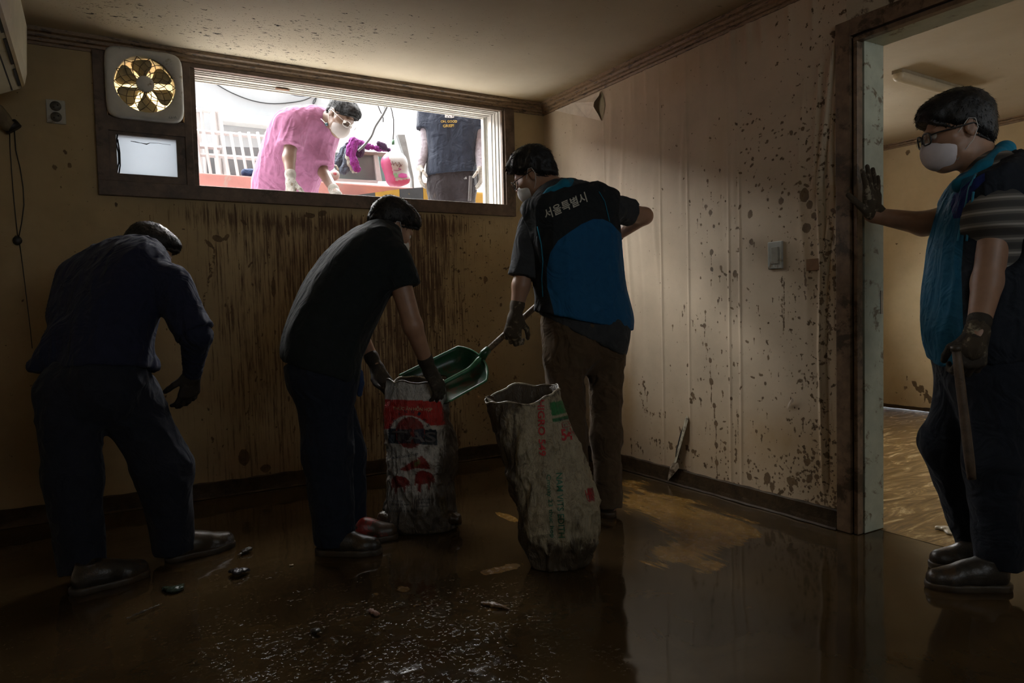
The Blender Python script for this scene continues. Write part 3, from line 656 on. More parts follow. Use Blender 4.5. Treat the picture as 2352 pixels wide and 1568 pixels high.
# white steel gate leaning in front of the wall
def gp(x, y, Y=6.55): return onY(x, y, Y)
gt = root('steel_gate', gp(520, 400), 'white steel barred gate standing behind the low red wall', 'gate')
def rail(par, a, b, w=.022, Y=6.55, nm='rail'):
    t = MB(); t.tube([gp(*a, Y), gp(*b, Y)], w, 4, smooth=False); t.build(nm, M['white_metal'], par)
for a, b in [((452, 301), (640, 318)), ((454, 355), (640, 368)), ((452, 336), (508, 340))]: rail(gt, a, b, .018)
for i in range(9):
    x = 447+i*20.6; rail(gt, (x, 303), (x+18, 408), .013, 6.52, 'bar')
g2 = root('window_grille', gp(480, 260, 6.75), 'taller white barred grille at the left, behind the steel gate', 'grille')
for a, b in [((450, 252), (503, 257)), ((452, 332), (512, 338))]: rail(g2, a, b, .018, 6.75)
for a, b in [((463, 254), (472, 398)), ((484, 256), (500, 400))]: rail(g2, a, b, .014, 6.75, 'bar')
for a, b, w in [((489, 256), (504, 400), .030), ((503, 257), (520, 402), .022)]: rail(g2, a, b, w, 6.75, 'post')
for x_, yy_, Y_ in [(451, 300, 6.55), (628, 318, 6.55)]: p_ = gp(x_, yy_, Y_); MB().box((p_[0]-.02, Y_-.02, AZ), (p_[0]+.02, Y_+.02, p_[2])).build('post', M['white_metal'], gt)
for x_, yy_ in [(455, 258), (500, 262)]: p_ = gp(x_, yy_, 6.78); MB().box((p_[0]-.02, 6.76, AZ), (p_[0]+.02, 6.80, p_[2])).build('post', M['white_metal'], g2)
t = MB(); a, b = onY(500, 270, 7.6), onY(690, 278, 7.6); t.box((a[0], 7.55, b[2]-.10), (b[0]+.6, 7.7, a[2]+.06), bev=.01); tag(t.build('trim_5', M['white_metal']), kind='structure')
tag(MB().prism([onY(455, 398, 6.9)*(1, 1, 0)+(0, 0, AZ), onY(640, 410, 6.9)*(1, 1, 0)+(0, 0, AZ), onY(640, 340, 6.9), onY(455, 335, 6.9)], (0, .03, 0)).build('grey_board', mk('grey_sheet', (.40, .42, .44), .7, .25, 5)), 'grey stained sheet leaning behind the white gate', 'board')

# things on and behind the low wall
def lump(name, pts, r, mat, label, cat, Y, h=.012, k=.02, parent=None, fold=None, flat=None):
    P = [onY(x, y, Y) for x, y in pts]
    prims = [C(P[i], P[min(i+1, len(P)-1)], r[i], r[min(i+1, len(P)-1)], k, flat) for i in range(len(P)-1 or 1)]
    o, V, Fq = solid(name, prims, h, mat, parent, origin=P[0], fold=fold)
    return tag(o, label, cat) if parent is None else o
navy = cloth('navy_bundle', (.05, .09, .20), fold=.6)
lump('cloth_bundle', [(563, 397), (578, 401), (596, 402), (612, 404)], [.035, .045, .035, .02], navy, 'dark blue cloth bundle lying on the low wall left of the pink shirt', 'bundle', 6.1)
lump('plastic_bag', [(718, 408), (730, 410), (741, 411)], [.03, .035, .024], cloth('bluewhite', (.32, .38, .48), fold=.7), 'pale blue plastic bag on the low wall behind the bent arm', 'bag', 6.12)
pt = root('paint_pot', onY(766, 408, 6.12), 'small white and red pot with hooped handle on the low wall', 'pot')
c = onY(766, 402, 6.12); MB().sphere(c, (.055, .05, .05), 14).build('pot_body', mk('pot_white', (.62, .55, .5), .5, .2, 20), pt)
MB().sphere(c+np.array([0, -.018, .004]), (.03, .036, .028), 12).build('red_patch', mk('pot_red', (.62, .10, .12), .5), pt)
MB().tube([onY(x, y, 6.12) for x, y in [(756, 384), (763, 379), (772, 381), (776, 388), (774, 396)]], .010, 6).build('handle', mk('tan_hoop', (.50, .42, .30), .5), pt)
# stacked window sashes leaning against the wall
ps = root('discarded_sash', onY(830, 415, 6.5), 'discarded window sash with pale green panes leaning behind the low wall', 'window sash')
def pane4(pts, Y, d, nm, mat, par): MB().prism([onY(x, y, Y) for x, y in pts], (0, d, 0)).build(nm, mat, par)
pane4([(770, 350), (862, 352), (872, 414), (770, 412)], 6.52, .02, 'pane', mk('dusty_glass', (.42, .50, .48), .3, .12, 6), ps)
pane4([(858, 348), (866, 348), (878, 416), (866, 416)], 6.49, .04, 'stile', M['white_metal'], ps)
pane4([(768, 409), (868, 415), (868, 421), (768, 416)], 6.49, .04, 'bottom_rail', M['white_metal'], ps)
pane4([(790, 345), (890, 351), (890, 356), (790, 351)], 6.46, .09, 'top_rail', mk('tan_wood', (.55, .40, .32), .6), ps)
pane4([(869, 356), (884, 357), (886, 416), (877, 416)], 6.56, .02, 'far_pane', mk('teal_glass', (.40, .62, .62), .3, .1), ps)
tag(MB().prism([onY(*q, 7.66) for q in [(740, 339), (800, 343), (800, 347), (740, 343)]], (0, .05, 0)).build('batten', M['white_metal']), 'thin white batten lying behind the draped clothes', 'batten')
# clothes draped over the sash
cl = root('draped_clothes', onY(820, 350, 6.4), 'purple and grey clothes draped over the discarded sash', 'clothes')
mag = cloth('magenta_cloth', (.46, .06, .42), fold=.8, fscale=16); gry = cloth('blue_grey_cloth', (.16, .19, .25), fold=.8, fscale=16); drk = cloth('plum_cloth', (.10, .04, .11), fold=.8); cream = cloth('cream_cloth', (.75, .72, .62), fold=.5)
def drape(nm, pts, r, mat, Y): lump(nm, pts, r, mat, None, None, Y, .007, .02, cl, fold=[(.015, (.25, 0, 1), 40, 6, len(nm)), (.003, (0, 0, 1), 70, 20, 3)], flat=((0, 1, 0), .5))
drape('grey_sleeve', [(800, 338), (792, 350), (783, 364), (774, 376)], [.036, .042, .036, .042], gry, 6.40)
drape('grey_leg', [(800, 348), (798, 364), (795, 380), (790, 390)], [.034, .04, .036, .042], gry, 6.36)
drape('cream_lining', [(806, 350), (803, 362), (808, 376), (813, 390)], [.03, .035, .035, .03], cream, 6.34)
drape('magenta_sleeve', [(814, 326), (808, 340), (806, 354), (813, 372), (819, 387)], [.042, .04, .034, .034, .034], mag, 6.32)
drape('magenta_top', [(812, 326), (828, 330), (845, 336), (870, 341), (893, 344)], [.042, .030, .022, .020, .016], mag, 6.42)
drape('plum_fold', [(872, 330), (880, 336), (893, 345)], [.026, .024, .018], drk, 6.38)
drape('dark_waist', [(800, 334), (815, 345), (824, 348), (830, 340)], [.025, .05, .045, .03], drk, 6.36)
# rice sack
bg = root('rice_sack', onY(910, 425, 6.3), 'white and hot pink printed sack slumped on the low wall', 'sack')
a = onY(908, 388, 6.3); ax = np.array([nrm(onY(930, 384, 6.3)-onY(890, 388, 6.3)), [0, 1, 0], nrm(onY(900, 350, 6.3)-onY(918, 424, 6.3))])
def sackpaint(V, Fq): return V+vnormals(V, Fq)*(.012*(vnoise(V, 16, 4)-.5))[:, None]
o, V, Fq = solid('sack_body', [E(a, ax, (.115, .07, .16), .01), C(a+ax[2]*.06-ax[0]*.04, a+ax[2]*.06+ax[0]*.05, .075, k=.05), C(a-ax[2]*.1-ax[0]*.05, a-ax[2]*.1+ax[0]*.06, .06, k=.05)], .009, [mk('sack_white', (.82, .79, .76), .5, .05), mk('sack_pink', (.85, .10, .30), .5, .1)], bg, post=sackpaint)
me = o.data; idx = []
for p in me.polygons:
    q = (np.array(p.center)+np.array(ORG[o.name])-a)@ax.T
    idx.append(1 if (q[0] < -.058-.1*(q[2]) or q[2] < -.115) else 0)
me.polygons.foreach_set('material_index', np.array(idx, np.int32))
bpk = mk('print_brown', (.30, .10, .08), .6); bmg = mk('print_magenta', (.80, .06, .42), .6); bgr = mk('print_green', (.28, .50, .22), .6)
bvh = BVHTree.FromPolygons([Vector(v) for v in V], [tuple(f) for f in Fq])
def hit(bv, px, py, off=.003, src=None):
    d = nrm(ray(px, py)); s = CAM if src is None else src
    h = bv.ray_cast(Vector(s), Vector(d))
    return None if h[0] is None else np.array(h[0])-d*off
def printline(bv, pts, r, name, mat, par, off=.003):
    t = MB(); P = []
    for (a_, b_) in zip(pts[:-1], pts[1:]):
        for i in range(6):
            q = hit(bv, a_[0]+(b_[0]-a_[0])*i/6, a_[1]+(b_[1]-a_[1])*i/6, off)
            if q is not None: P.append(q)
    if len(P) > 1: t.tube(P, r, 5, flat=.5); return t.build(name, mat, par)
def printpoly(bv, pts, name, mat, par, off=.003, res=1.2):
    """flat print: the outline filled with a fine grid laid on the surface"""
    bm = bmesh.new(); vs = [bm.verts.new((x, y, 0)) for x, y in pts]; bm.faces.new(vs)
    for ax_, lo, hi in ((0, min(p[0] for p in pts), max(p[0] for p in pts)), (1, min(p[1] for p in pts), max(p[1] for p in pts))):
        k = lo+res
        while k < hi:
            co = Vector((k, 0, 0)) if ax_ == 0 else Vector((0, k, 0)); no = Vector((1, 0, 0)) if ax_ == 0 else Vector((0, 1, 0))
            bmesh.ops.bisect_plane(bm, geom=bm.verts[:]+bm.edges[:]+bm.faces[:], plane_co=co, plane_no=no); k += res
    return layon(bm, bv, name, mat, par, off)
def layon(bm, bv, name, mat, par, off):
    """drop a bmesh drawn in photograph coordinates on to the surface"""
    bm.verts.index_update(); P = []
    for v in bm.verts: P.append(hit(bv, v.co.x, v.co.y, off))
    F = [[v.index for v in f.verts] for f in bm.faces if all(P[v.index] is not None for v in f.verts)]
    bm.free(); t = MB(); t.add([p if p is not None else (0, 0, 0) for p in P], F, smooth=True)
    used = sorted({i for f in F for i in f}); mp = {i: j for j, i in enumerate(used)}
    t.v = [t.v[i] for i in used]; t.f = [tuple(mp[i] for i in f) for f in F]
    if not t.f: return None
    return t.build(name, mat, par)
def textbm(body, size, sub=2, bold=0.0, shear=0.0):
    cu = bpy.data.curves.new('lettering', 'FONT'); cu.body = body; cu.size = size; cu.offset = bold; cu.shear = shear; cu.align_x = 'LEFT'; cu.resolution_u = 3
    o = bpy.data.objects.new('lettering', cu); COL.objects.link(o); dg = bpy.context.evaluated_depsgraph_get()
    me = o.evaluated_get(dg).to_mesh(); bm = bmesh.new(); bm.from_mesh(me); o.evaluated_get(dg).to_mesh_clear()
    bpy.data.objects.remove(o); bpy.data.curves.remove(cu)
    if sub: bmesh.ops.triangulate(bm, faces=bm.faces[:]); bmesh.ops.subdivide_edges(bm, edges=[e for e in bm.edges if e.calc_length() > size*.15], cuts=1)
    return bm
def printtext(bv, body, p0, p1, height, name, mat, par, off=.003, bold=0.0, shear=0.0, updir=None):
    """text from p0 to p1 (photograph coordinates of its base line), stretched to fit"""
    bm = textbm(body, 1.0, 2, bold, shear); xs = [v.co.x for v in bm.verts]; ys = [v.co.y for v in bm.verts]
    w = max(xs)-min(xs); x0 = min(xs); y0 = min(ys); hh = max(ys)-y0
    e = np.array(p1, float)-np.array(p0, float); u = nrm(np.array([e[1], -e[0]])) if updir is None else nrm(np.array(updir, float))
    for v in bm.verts:
        q = np.array(p0)+e*((v.co.x-x0)/w)+u*height*((v.co.y-y0)/hh); v.co = Vector((q[0], q[1], 0))
    return layon(bm, bv, name, mat, par, off)
for pts in [[(900, 370), (905, 382)], [(898, 378), (910, 374)], [(908, 372), (914, 384)], [(911, 380), (920, 374)], [(916, 372), (924, 384)], [(917, 384), (926, 376)]]: printline(bvh, pts, .0045, 'lettering', bpk, bg, .006)
printline(bvh, [(904, 390), (912, 392), (922, 389), (914, 386)], .004, 'lettering', bmg, bg)
printpoly(bvh, [(914, 401), (922, 397), (934, 399), (936, 407), (926, 409), (916, 407)], 'flower_print', bmg, bg, .008); printpoly(bvh, [(903, 399), (911, 397), (915, 404), (909, 408)], 'leaf_print', bgr, bg, .008)
# leaning boards on the right
tag(MB().prism([*[onY(*q, 6.7) for q in [(913, 309), (945, 408)]], onY(945, 408, 6.7)*(1, 1, 0)+(.03, 0, AZ), onY(952, 408, 6.7)*(1, 1, 0)+(.03, 0, AZ), *[onY(*q, 6.7) for q in [(950, 408), (930, 309)]]], (0, .05, 0)).build('leaning_door', mk('door_grey', (.50, .52, .52), .6)), 'narrow grey edge of a door leaning by the rice sack', 'door')
tag(MB().prism([onY(*q, 7.4) for q in [(930, 318), (990, 322)]]+[onY(990, 440, 7.4)*(1, 1, 0)+(0, 0, AZ), onY(955, 440, 7.4)*(1, 1, 0)+(0, 0, AZ)], (0, .05, 0)).build('white_panel', M['white_metal']), 'white panel behind the man in the dark blue T-shirt', 'panel')
tag(MB().prism([onY(*q, 5.95) for q in [(974, 420), (985, 421), (985, 428), (974, 427)]], (0, .06, 0)).build('broken_block', mk('block_peach', (.70, .52, .42), .8)), 'small peach coloured block on top of the kerb', 'block')
yb = root('yellow_bollard', onY(1108, 470, 6.0), 'yellow painted block behind the standing man at the window edge', 'bollard')
p = onY(1100, 440, 6.0); MB().box((p[0]-.14, 6.0, AZ), (p[0]+.4, 6.75, p[2]), bev=.02).build('block_body', M['ykerb'], yb)
MB().box((p[0]-.16, 5.98, AZ), (p[0]+.42, 6.77, AZ+.08), bev=.01).build('block_foot', M['bkerb'], yb)
# tyre lying on the yellow block
ty = root('rubber_tyre', (p[0]+.02, 6.4, p[2]), 'black ribbed rubber tyre standing on the yellow block at the right', 'tyre')
a = np.array([p[0]+.03, 6.4, p[2]+.185])
for r, w, dy in [(.150, .034, 0), (.105, .024, -.03), (.150, .02, -.045), (.150, .02, .045)]:
    MB().tube([a+np.array([r*math.cos(t_), dy, r*math.sin(t_)]) for t_ in np.linspace(0, 2*math.pi, 40)], w, 8, cap=False).build('tread_ring' if r > .12 else 'wheel_rim', M['bkerb'], ty)
# cables hanging above the alley
blkc = mk('black_cable', (.03, .03, .03), .5)
def cable(label, pts, r, Y, mat=blkc, nm='hanging_cable', sub=5):
    P = [np.array(onY(x, y, Y)) for x, y in pts]; Q = []
    for i in range(len(P)-1):
        p0, p1, p2, p3 = P[max(i-1, 0)], P[i], P[i+1], P[min(i+2, len(P)-1)]
        for k in range(sub):
            t_ = k/sub; Q.append(.5*((2*p1)+(p2-p0)*t_+(2*p0-5*p1+4*p2-p3)*t_*t_+(3*p1-p0-3*p2+p3)*t_**3))
    Q.append(P[-1]); t = MB(); t.tube(Q, r, 6)
    return tag(t.build(nm, mat, origin=P[0]), label, 'cable')
cable('black cable sagging across the white wall above the gate', [(448, 166), (470, 178), (490, 189), (530, 212), (580, 231), (630, 238), (690, 232), (722, 219), (740, 205)], .0055, 7.69)
cable('short cable loop above the head of the sagging black cable', [(640, 200), (660, 213), (690, 221), (722, 217), (735, 212)], .0045, 7.675)
cable('thin cable loop dangling behind the man in the pink shirt', [(728, 215), (725, 231), (719, 240), (721, 230), (731, 219), (730, 212)], .0045, 7.69)
cable('thick grey cable curving down into the draped clothes', [(893, 235), (880, 262), (862, 290), (853, 312), (838, 332), (823, 346)], .012, 6.25, mk('grey_cable', (.14, .15, .15), .5))
cable('thin cable crossing the thick grey one, with a green tip', [(866, 236), (872, 252), (879, 267), (880, 280)], .006, 6.3)
cable('thin black cable hanging beside the thick grey one', [(886, 238), (882, 252), (881, 266)], .005, 6.28)
pc = root('plug_cable', onY(900, 250, 6.3), 'hanging thin cable ending in a green plug above the rice sack', 'cable')
t = MB(); t.tube([onY(x, y, 6.3) for x, y in [(894, 236), (900, 254), (904, 275), (904, 300), (903, 322)]], .006, 6); t.build('flex', blkc, pc)
t = MB(); t.tube([onY(903, 321, 6.3), onY(903, 332, 6.3)], .014, 8); t.build('plug', mk('green_plug', (.04, .22, .08), .5), pc)

TONE[0] = 1.0
# ================================================================== PEOPLE
def mixv(*a):
    """a0*R + a1*U + a2*F as a unit vector (to the right, up, away from the survey point)"""
    return nrm(a[0]*CR+a[1]*np.array([0, 0, 1.0])+a[2]*nrm(CF*np.array([1, 1, 0])))
def skin(name, col, mud=0):
    m, nt, b, tc = newmat(name); col = tone(col)
    c = ramp(nt, noise(nt, tc, 26, 5), [(.3, tuple(x*.82 for x in col)), (.7, col)])
    if mud: c = mixc(nt, step(nt, noise(nt, tc, 22, 6, .7), .60-mud*.1, .72), c, (.10, .065, .035))
    nt.links.new(c, b.inputs['Base Color']); b.inputs['Roughness'].default_value = .45; b.inputs['Subsurface Weight'].default_value = .08
    b.inputs['Subsurface Radius'].default_value = (.01, .004, .002); return m
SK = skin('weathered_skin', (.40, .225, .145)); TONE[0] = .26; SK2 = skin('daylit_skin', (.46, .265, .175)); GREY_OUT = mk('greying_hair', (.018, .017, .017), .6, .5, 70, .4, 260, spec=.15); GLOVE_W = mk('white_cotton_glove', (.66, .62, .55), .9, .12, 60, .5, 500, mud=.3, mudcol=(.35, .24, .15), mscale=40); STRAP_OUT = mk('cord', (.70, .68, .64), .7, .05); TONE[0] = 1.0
HAIR = mk('black_hair', (.014, .012, .011), .45, .4, 60, .4, 260, spec=.4); HAIRG = None
GLOVE = mk('muddy_glove', (.30, .25, .17), .85, .25, 40, .5, 500, mud=.75, mudcol=(.06, .042, .024), mscale=26)
GLOVE_D = mk('soaked_glove', (.10, .085, .06), .7, .3, 40, .5, 500, mud=.8, mudcol=(.030, .021, .013), mscale=20)
MASKW = mk('white_mask', (.62, .60, .58), .8, .06, 30, .2, 60); STRAP = mk('mask_strap', (.70, .68, .64), .7, .05)
FRAME = mk('black_frame', (.015, .014, .014), .35, .2); WIRE = mk('steel_wire', (.4, .4, .4), .3, .1, metal=.9)
m, nt, b, tc = newmat('lens_glass'); b.inputs['Base Color'].default_value = (.9, .92, .92, 1); b.inputs['Roughness'].default_value = .05; b.inputs['Transmission Weight'].default_value = 1.0; b.inputs['IOR'].default_value = 1.05; LENS = m
EYE = mk('eye_white', (.55, .52, .48), .2, .05)

class Head:
    def __init__(s, c, f, u, k=1.0):
        s.c = np.array(c, float); s.f = nrm(f); u = np.array(u, float); s.u = nrm(u-s.f*np.dot(u, s.f)); s.l = np.cross(s.u, s.f); s.k = k
        s.ax = np.array([s.f, s.l, s.u])
    def p(s, f, l, u): return s.c+s.k*(f*s.f+l*s.l+u*s.u)
    def e(s, f, l, u, r, k=.02, **kw): return E(s.p(f, l, u), s.ax, np.array(r)*s.k, k*s.k, **kw)
    def prims(s):
        P = [s.e(-.012, 0, .032, (.098, .076, .088), .03), s.e(.026, 0, -.042, (.064, .058, .076), .035), s.e(.058, 0, -.096, (.03, .03, .024), .03),
             C(s.p(.02, .045, -.075), s.p(.055, .018, -.098), .022*s.k, k=.03), C(s.p(.02, -.045, -.075), s.p(.055, -.018, -.098), .022*s.k, k=.03),
             C(s.p(.083, .030, .016), s.p(.088, -.030, .016), .010*s.k, k=.02), C(s.p(.088, 0, .006), s.p(.108, 0, -.032), .008*s.k, .0125*s.k, k=.014),
             C(s.p(.098, .012, -.036), s.p(.098, -.012, -.036), .009*s.k, k=.01), C(s.p(.083, .02, -.068), s.p(.083, -.02, -.068), .0085*s.k, k=.012),
             C(s.p(.062, .045, -.022), s.p(.04, .058, -.02), .016*s.k, k=.03), C(s.p(.062, -.045, -.022), s.p(.04, -.058, -.02), .016*s.k, k=.03)]
        for q in (1, -1): P.append(s.e(.10, q*.032, -.001, (.016, .019, .012), .012, sub=True))
        for q in (1, -1):
            P += [s.e(-.012, q*.080, -.004, (.019, .0075, .033), .008), s.e(-.006, q*.0885, .002, (.009, .005, .017), .006, sub=True)]
        return P
    def eyes(s, par):
        for q in (1, -1):
            t = MB(); t.sphere(s.p(.079, q*.031, -.001), .0125*s.k, 12); t.build('eye', EYE, par)
    def hair(s, par, mat=HAIR, r=.017, low=-.06, front=.062, spikes=3200, seed=1, length=.02, over=0, side=.0, curl=.006):
        rng = np.random.default_rng(seed)
        # the hair line runs from the forehead over the ears down to the nape
        a = s.p(.10, 0, front); bq = s.p(-.095, 0, low); n = nrm(np.cross(s.l, bq-a)); n = n if np.dot(n, s.u) < 0 else -n
        P = [s.e(-.012, 0, .044, (.099+r*.75, .078+r*.5, .088+r*.75), .02), s.e(-.052, 0, -.022, (.056+r*.3, .064+r*.2, .066), .03), s.e(.045, 0, .085, (.06, .062, .035+r*.2), .03)]
        if over: P.append(s.e(.085, 0, .06+over*.2, (.03, .062, .030+over), .03))
        for q in (1, -1): P.append(s.e(.005, q*(.078+r*.6), -.02+side, (.034, .03, .036), .010, sub=True))
        P.append(s.e(.115, 0, -.03, (.075, .085, .085), .012, sub=True))
        V, Fq = sdf(P, .0055, [(a, n)], 1)
        N = vnormals(V, Fq); hgt = np.clip(((a-V)@n)/.035, 0, 1); V = V-N*((1-hgt)**1.5*r*.75*(N@n < .6))[:, None]; V = V+N*((vnoise(V, 42, seed)-.5)*curl+(vnoise(V, 170, seed+1)-.5)*.003)[:, None]
        t = MB(); t.add(V, Fq, 0, True)
        idx = rng.integers(0, len(V), spikes); crown = s.p(-.045, .01, .15)
        for i in idx:
            nn = N[i]
            if nn@n > .8: continue
            rad = V[i]-crown; rad = rad-nn*(rad@nn); d = nrm(nrm(rad)*.95+nn*rng.uniform(.12, .5)+rng.normal(0, .16, 3)); w = .0017
            x = nrm(np.cross(d, nn)+1e-6); y = np.cross(d, x); p0 = V[i]-nn*.003; L = length*rng.uniform(.5, 1.2)
            t.add([p0+x*w, p0-x*w*.5+y*w*.8, p0-x*w*.5-y*w*.8, p0+d*L+nn*-.15*L], [(0, 1, 3), (1, 2, 3), (2, 0, 3)], 0, True)
        org = np.array(ORG[par.name]); me = bpy.data.meshes.new('hair'); me.from_pydata([tuple(np.array(v)-org) for v in t.v], [], t.f)
        me.materials.append(mat); me.polygons.foreach_set('use_smooth', np.ones(len(me.polygons), bool)); o = put('hair', me, par); ORG[o.name] = tuple(org); return o
    def mask(s, par, mat=MASKW, kind='cup'):
        P = [s.e(.046, 0, -.060, (.068, .068, .066), .02), s.e(.092, 0, -.055, (.030, .022, .045), .03)]
        if kind == 'flat': P = [s.e(.046, 0, -.064, (.066, .066, .060), .02), s.e(.080, 0, -.062, (.030, .035, .035), .03)]
        cl = [(s.p(.03, 0, -.06), nrm(-s.f-.15*s.u)), (s.p(.105, 0, -.016), nrm(s.u*.95-s.f*.35)), (s.p(.05, 0, -.118), -s.u)]
        o, V, Fq = solid('face_mask', P, .005, mat, par, clips=cl)
        return o, V, Fq
    def straps(s, par, sides=(1, -1)):
        for q in sides:
            t = MB(); t.tube([s.p(.045, q*.062, -.030), s.p(.02, q*.077, -.004), s.p(-.006, q*.088, .026), s.p(-.024, q*.092, .020), s.p(-.028, q*.090, -.01), s.p(-.012, q*.080, -.045), s.p(.038, q*.058, -.098)], .0013*s.k, 5); t.build('mask_strap', STRAP, par)
    def glasses(s, par, mat=FRAME, r=.0022):
        g = None
        t = MB()
        for q in (1, -1):
            pts = []
            for i in range(25):
                a = 2*math.pi*i/24; x = math.copysign(abs(math.cos(a))**.6, math.cos(a)); y = math.copysign(abs(math.sin(a))**.6, math.sin(a)); pts.append(s.p(.112-.008*abs(x)*(1 if x*q > 0 else .2), q*.034+.027*x, -.006+.019*y))
            t.tube(pts, r*s.k, 6, cap=False)
            t.tube([s.p(.104, q*.060, .002), s.p(.09, q*.075, .004), s.p(.03, q*.084, .006), s.p(-.02, q*.087, .008), s.p(-.036, q*.086, -.008)], r*s.k*.9, 6)
        t.tube([s.p(.111, .009, .0), s.p(.115, 0, .003), s.p(.111, -.009, .0)], r*s.k, 6)
        g = t.build('glasses', mat, par)
        for q in (1, -1):
            t = MB(); n = 20; V = [s.p(.111, q*.034+.0255*math.copysign(abs(math.cos(a))**.6, math.cos(a)), -.006+.0175*math.copysign(abs(math.sin(a))**.6, math.sin(a))) for a in [2*math.pi*i/n for i in range(n)]]
            t.prism(V, s.f*.0012); t.build('lens', LENS, g)
        return g

def hand_prims(w, d, pn, th, curl=.5, arm=None, sc=1.0, spread=.08, r=.0105, thumb=.5, wob=(0, 0, 0, 0)):
    d = nrm(d); pn = nrm(pn-d*np.dot(pn, d)); th = np.array(th, float); th = nrm(th-d*np.dot(th, d)-pn*np.dot(th, pn)); w = np.array(w, float)
    P = []; off = [.031, .0105, -.0105, -.030]; ln = [.95, 1.05, .98, .78]; pl = [.090, .094, .089, .080]
    for i in range(4):
        k = w+sc*(d*pl[i]+th*off[i])
        P.append(C(w+sc*(d*.012+th*off[i]*.55), k, .017*sc, .0138*sc, k=.016))
    for i in range(4):
        k = w+sc*(d*pl[i]+th*off[i]); fd = nrm(d+th*spread*(1.5-i)*.8); a = 0; p = k
        for j, (L, bend) in enumerate(((.044, .75), (.027, 1.0), (.022, .7))):
            a += (curl+wob[i])*bend; q = p+sc*L*ln[i]*(fd*math.cos(a)+pn*math.sin(a)); rr = (r-.0009*j)*sc*(1 if i < 3 else .9)
            P.append(C(p, q, rr*1.02, rr*.94, k=.004 if j else .007)); p = q
    b = w+sc*(d*.022+th*.026+pn*.006); P.append(C(w+sc*(d*.02+th*.012), b, .017*sc, .016*sc, k=.014))
    td = nrm(th*.72+d*.68+pn*.25); q = b+td*.044*sc; P.append(C(b, q, .0155*sc, .0125*sc, k=.010))
    td2 = nrm(td*math.cos(thumb)+nrm(d*.6+pn*.8-th*.5)*math.sin(thumb)); q2 = q+td2*.032*sc; P.append(C(q, q2, .0122*sc, .0112*sc, k=.005))
    td3 = nrm(td2*math.cos(thumb*.6)+nrm(d*.3+pn*.8-th*.6)*math.sin(thumb*.6)); P.append(C(q2, q2+td3*.024*sc, .0112*sc, .0098*sc, k=.004))
    if arm is not None:
        aw = nrm(np.array(arm, float)-w); P += [C(w+d*.012, w+aw*.05, .028*sc, .031*sc, k=.02), C(w+aw*.046, w+aw*.056, .0335*sc, .0335*sc, k=.006)]
    return P
def glove(par, mat, *a, nm='glove', **k):
    o, V, Fq = solid(nm, hand_prims(*a, **k), .0034, mat, par); return o, V, Fq

def torso_prims(T, inf=0.0, k=.06, n=3, flat=None):
    P = []
    for i in range(len(T)-1):
        (p, l, w, r), (p2, l2, w2, r2) = T[i], T[i+1]
        for j in range(n+(i == len(T)-2)):
            t = j/n; c = np.array(p)*(1-t)+np.array(p2)*t; l3 = nrm(np.array(l)*(1-t)+np.array(l2)*t); ww = w*(1-t)+w2*t; rr = r*(1-t)+r2*t+inf
            P.append(C(c-l3*ww, c+l3*ww, rr, k=k))
    return P
def person(label, T, head, arms, legs, skinm, group=None, neck_r=.056, base=None, aw=1.0):
    """one continuous figure: trunk, neck, head, arms, legs and feet"""
    P = torso_prims(T, -.02)
    nb = np.array(T[-1][0]); P += [C(nb, head.p(-.022, 0, -.045), neck_r+.008, neck_r, k=.04), *head.prims()]
    for (s, e, w) in arms: P += [C(s, e, .050*aw, .041*aw, k=.03), C(np.array(e), np.array(w), .042*aw, .027*aw, k=.02), C(w, np.array(w)+.015*nrm(np.array(w)-np.array(e)), .025, .021, k=.02)]
    for (h, kn, a, toe) in legs:
        a = np.array(a, float); tv = (np.array(toe, float)-a)*(1, 1, 0); q = a*(1, 1, 0)+nrm(tv)*.075+(0, 0, (np.array(toe)[2])+.048)
        P += [C(h, kn, .075, .050, k=.03), C(kn, a, .050, .033, k=.03), C(a-(0, 0, .02), q, .030, .022, k=.02)]
    lo = min(np.array(l[2])[2] for l in legs) if legs else 0
    if base is None: c = np.mean([l[2] for l in legs], axis=0); base = (c[0], c[1], 0)
    o, V, Fq = solid('person', P, .0062, skinm, None, origin=base); tag(o, label, 'person', group); head.eyes(o); return o
def tee(par, T, arms, mat, inf=.012, sleeve=(.62, .62), sr=(.066, .074), hem=None, h=.0068, nm='shirt', extra=(), fold=None, neck=None, subs=False, clips=(), k=.05):
    P = torso_prims(T, inf, k)+list(extra)
    for i, a in enumerate(arms):
        if not sleeve[i]: continue
        s, e, w = [np.array(q, float) for q in a]
        if sleeve[i] <= 1:
            q = s+(e-s)*sleeve[i]; d = nrm(e-s); P.append(C(s, q+d*.06, sr[0], sr[1], k=.04, clip=[(q, d)]))
            if subs: P.append(C(q-d*.03, q+d*.08, sr[1]-.010, sr[1]-.006, k=.004, sub=True))
        else:
            q = e+(w-e)*(sleeve[i]-1); P += [C(s, e, sr[0], sr[1], k=.04), C(e, q, sr[1], sr[1]*.78, k=.03)]
    cl = list(clips)
    if hem is not None: cl.append(hem)
    return solid(nm, P, h, mat, par, clips=cl, fold=fold)
def pants(par, T, legs, mat, radii, top, nm='trousers', inf=.004, fold=None, h=.0072, hem=.035, extra=()):
    P = torso_prims(T[:2], inf, .05)+list(extra)
    for (hp, kn, a, toe), (r0, r1, r2) in zip(legs, radii):
        hp, kn, a = [np.array(q, float) for q in (hp, kn, a)]; d = nrm(a-kn); q = a-d*0+np.array([0, 0, 0])
        P += [C(hp, kn, r0, r1, k=.05), C(kn, q, r1, r2, k=.04, clip=[(q+d*.01, d)])]
    return solid(nm, P, h, mat, par, clips=[top], fold=fold)
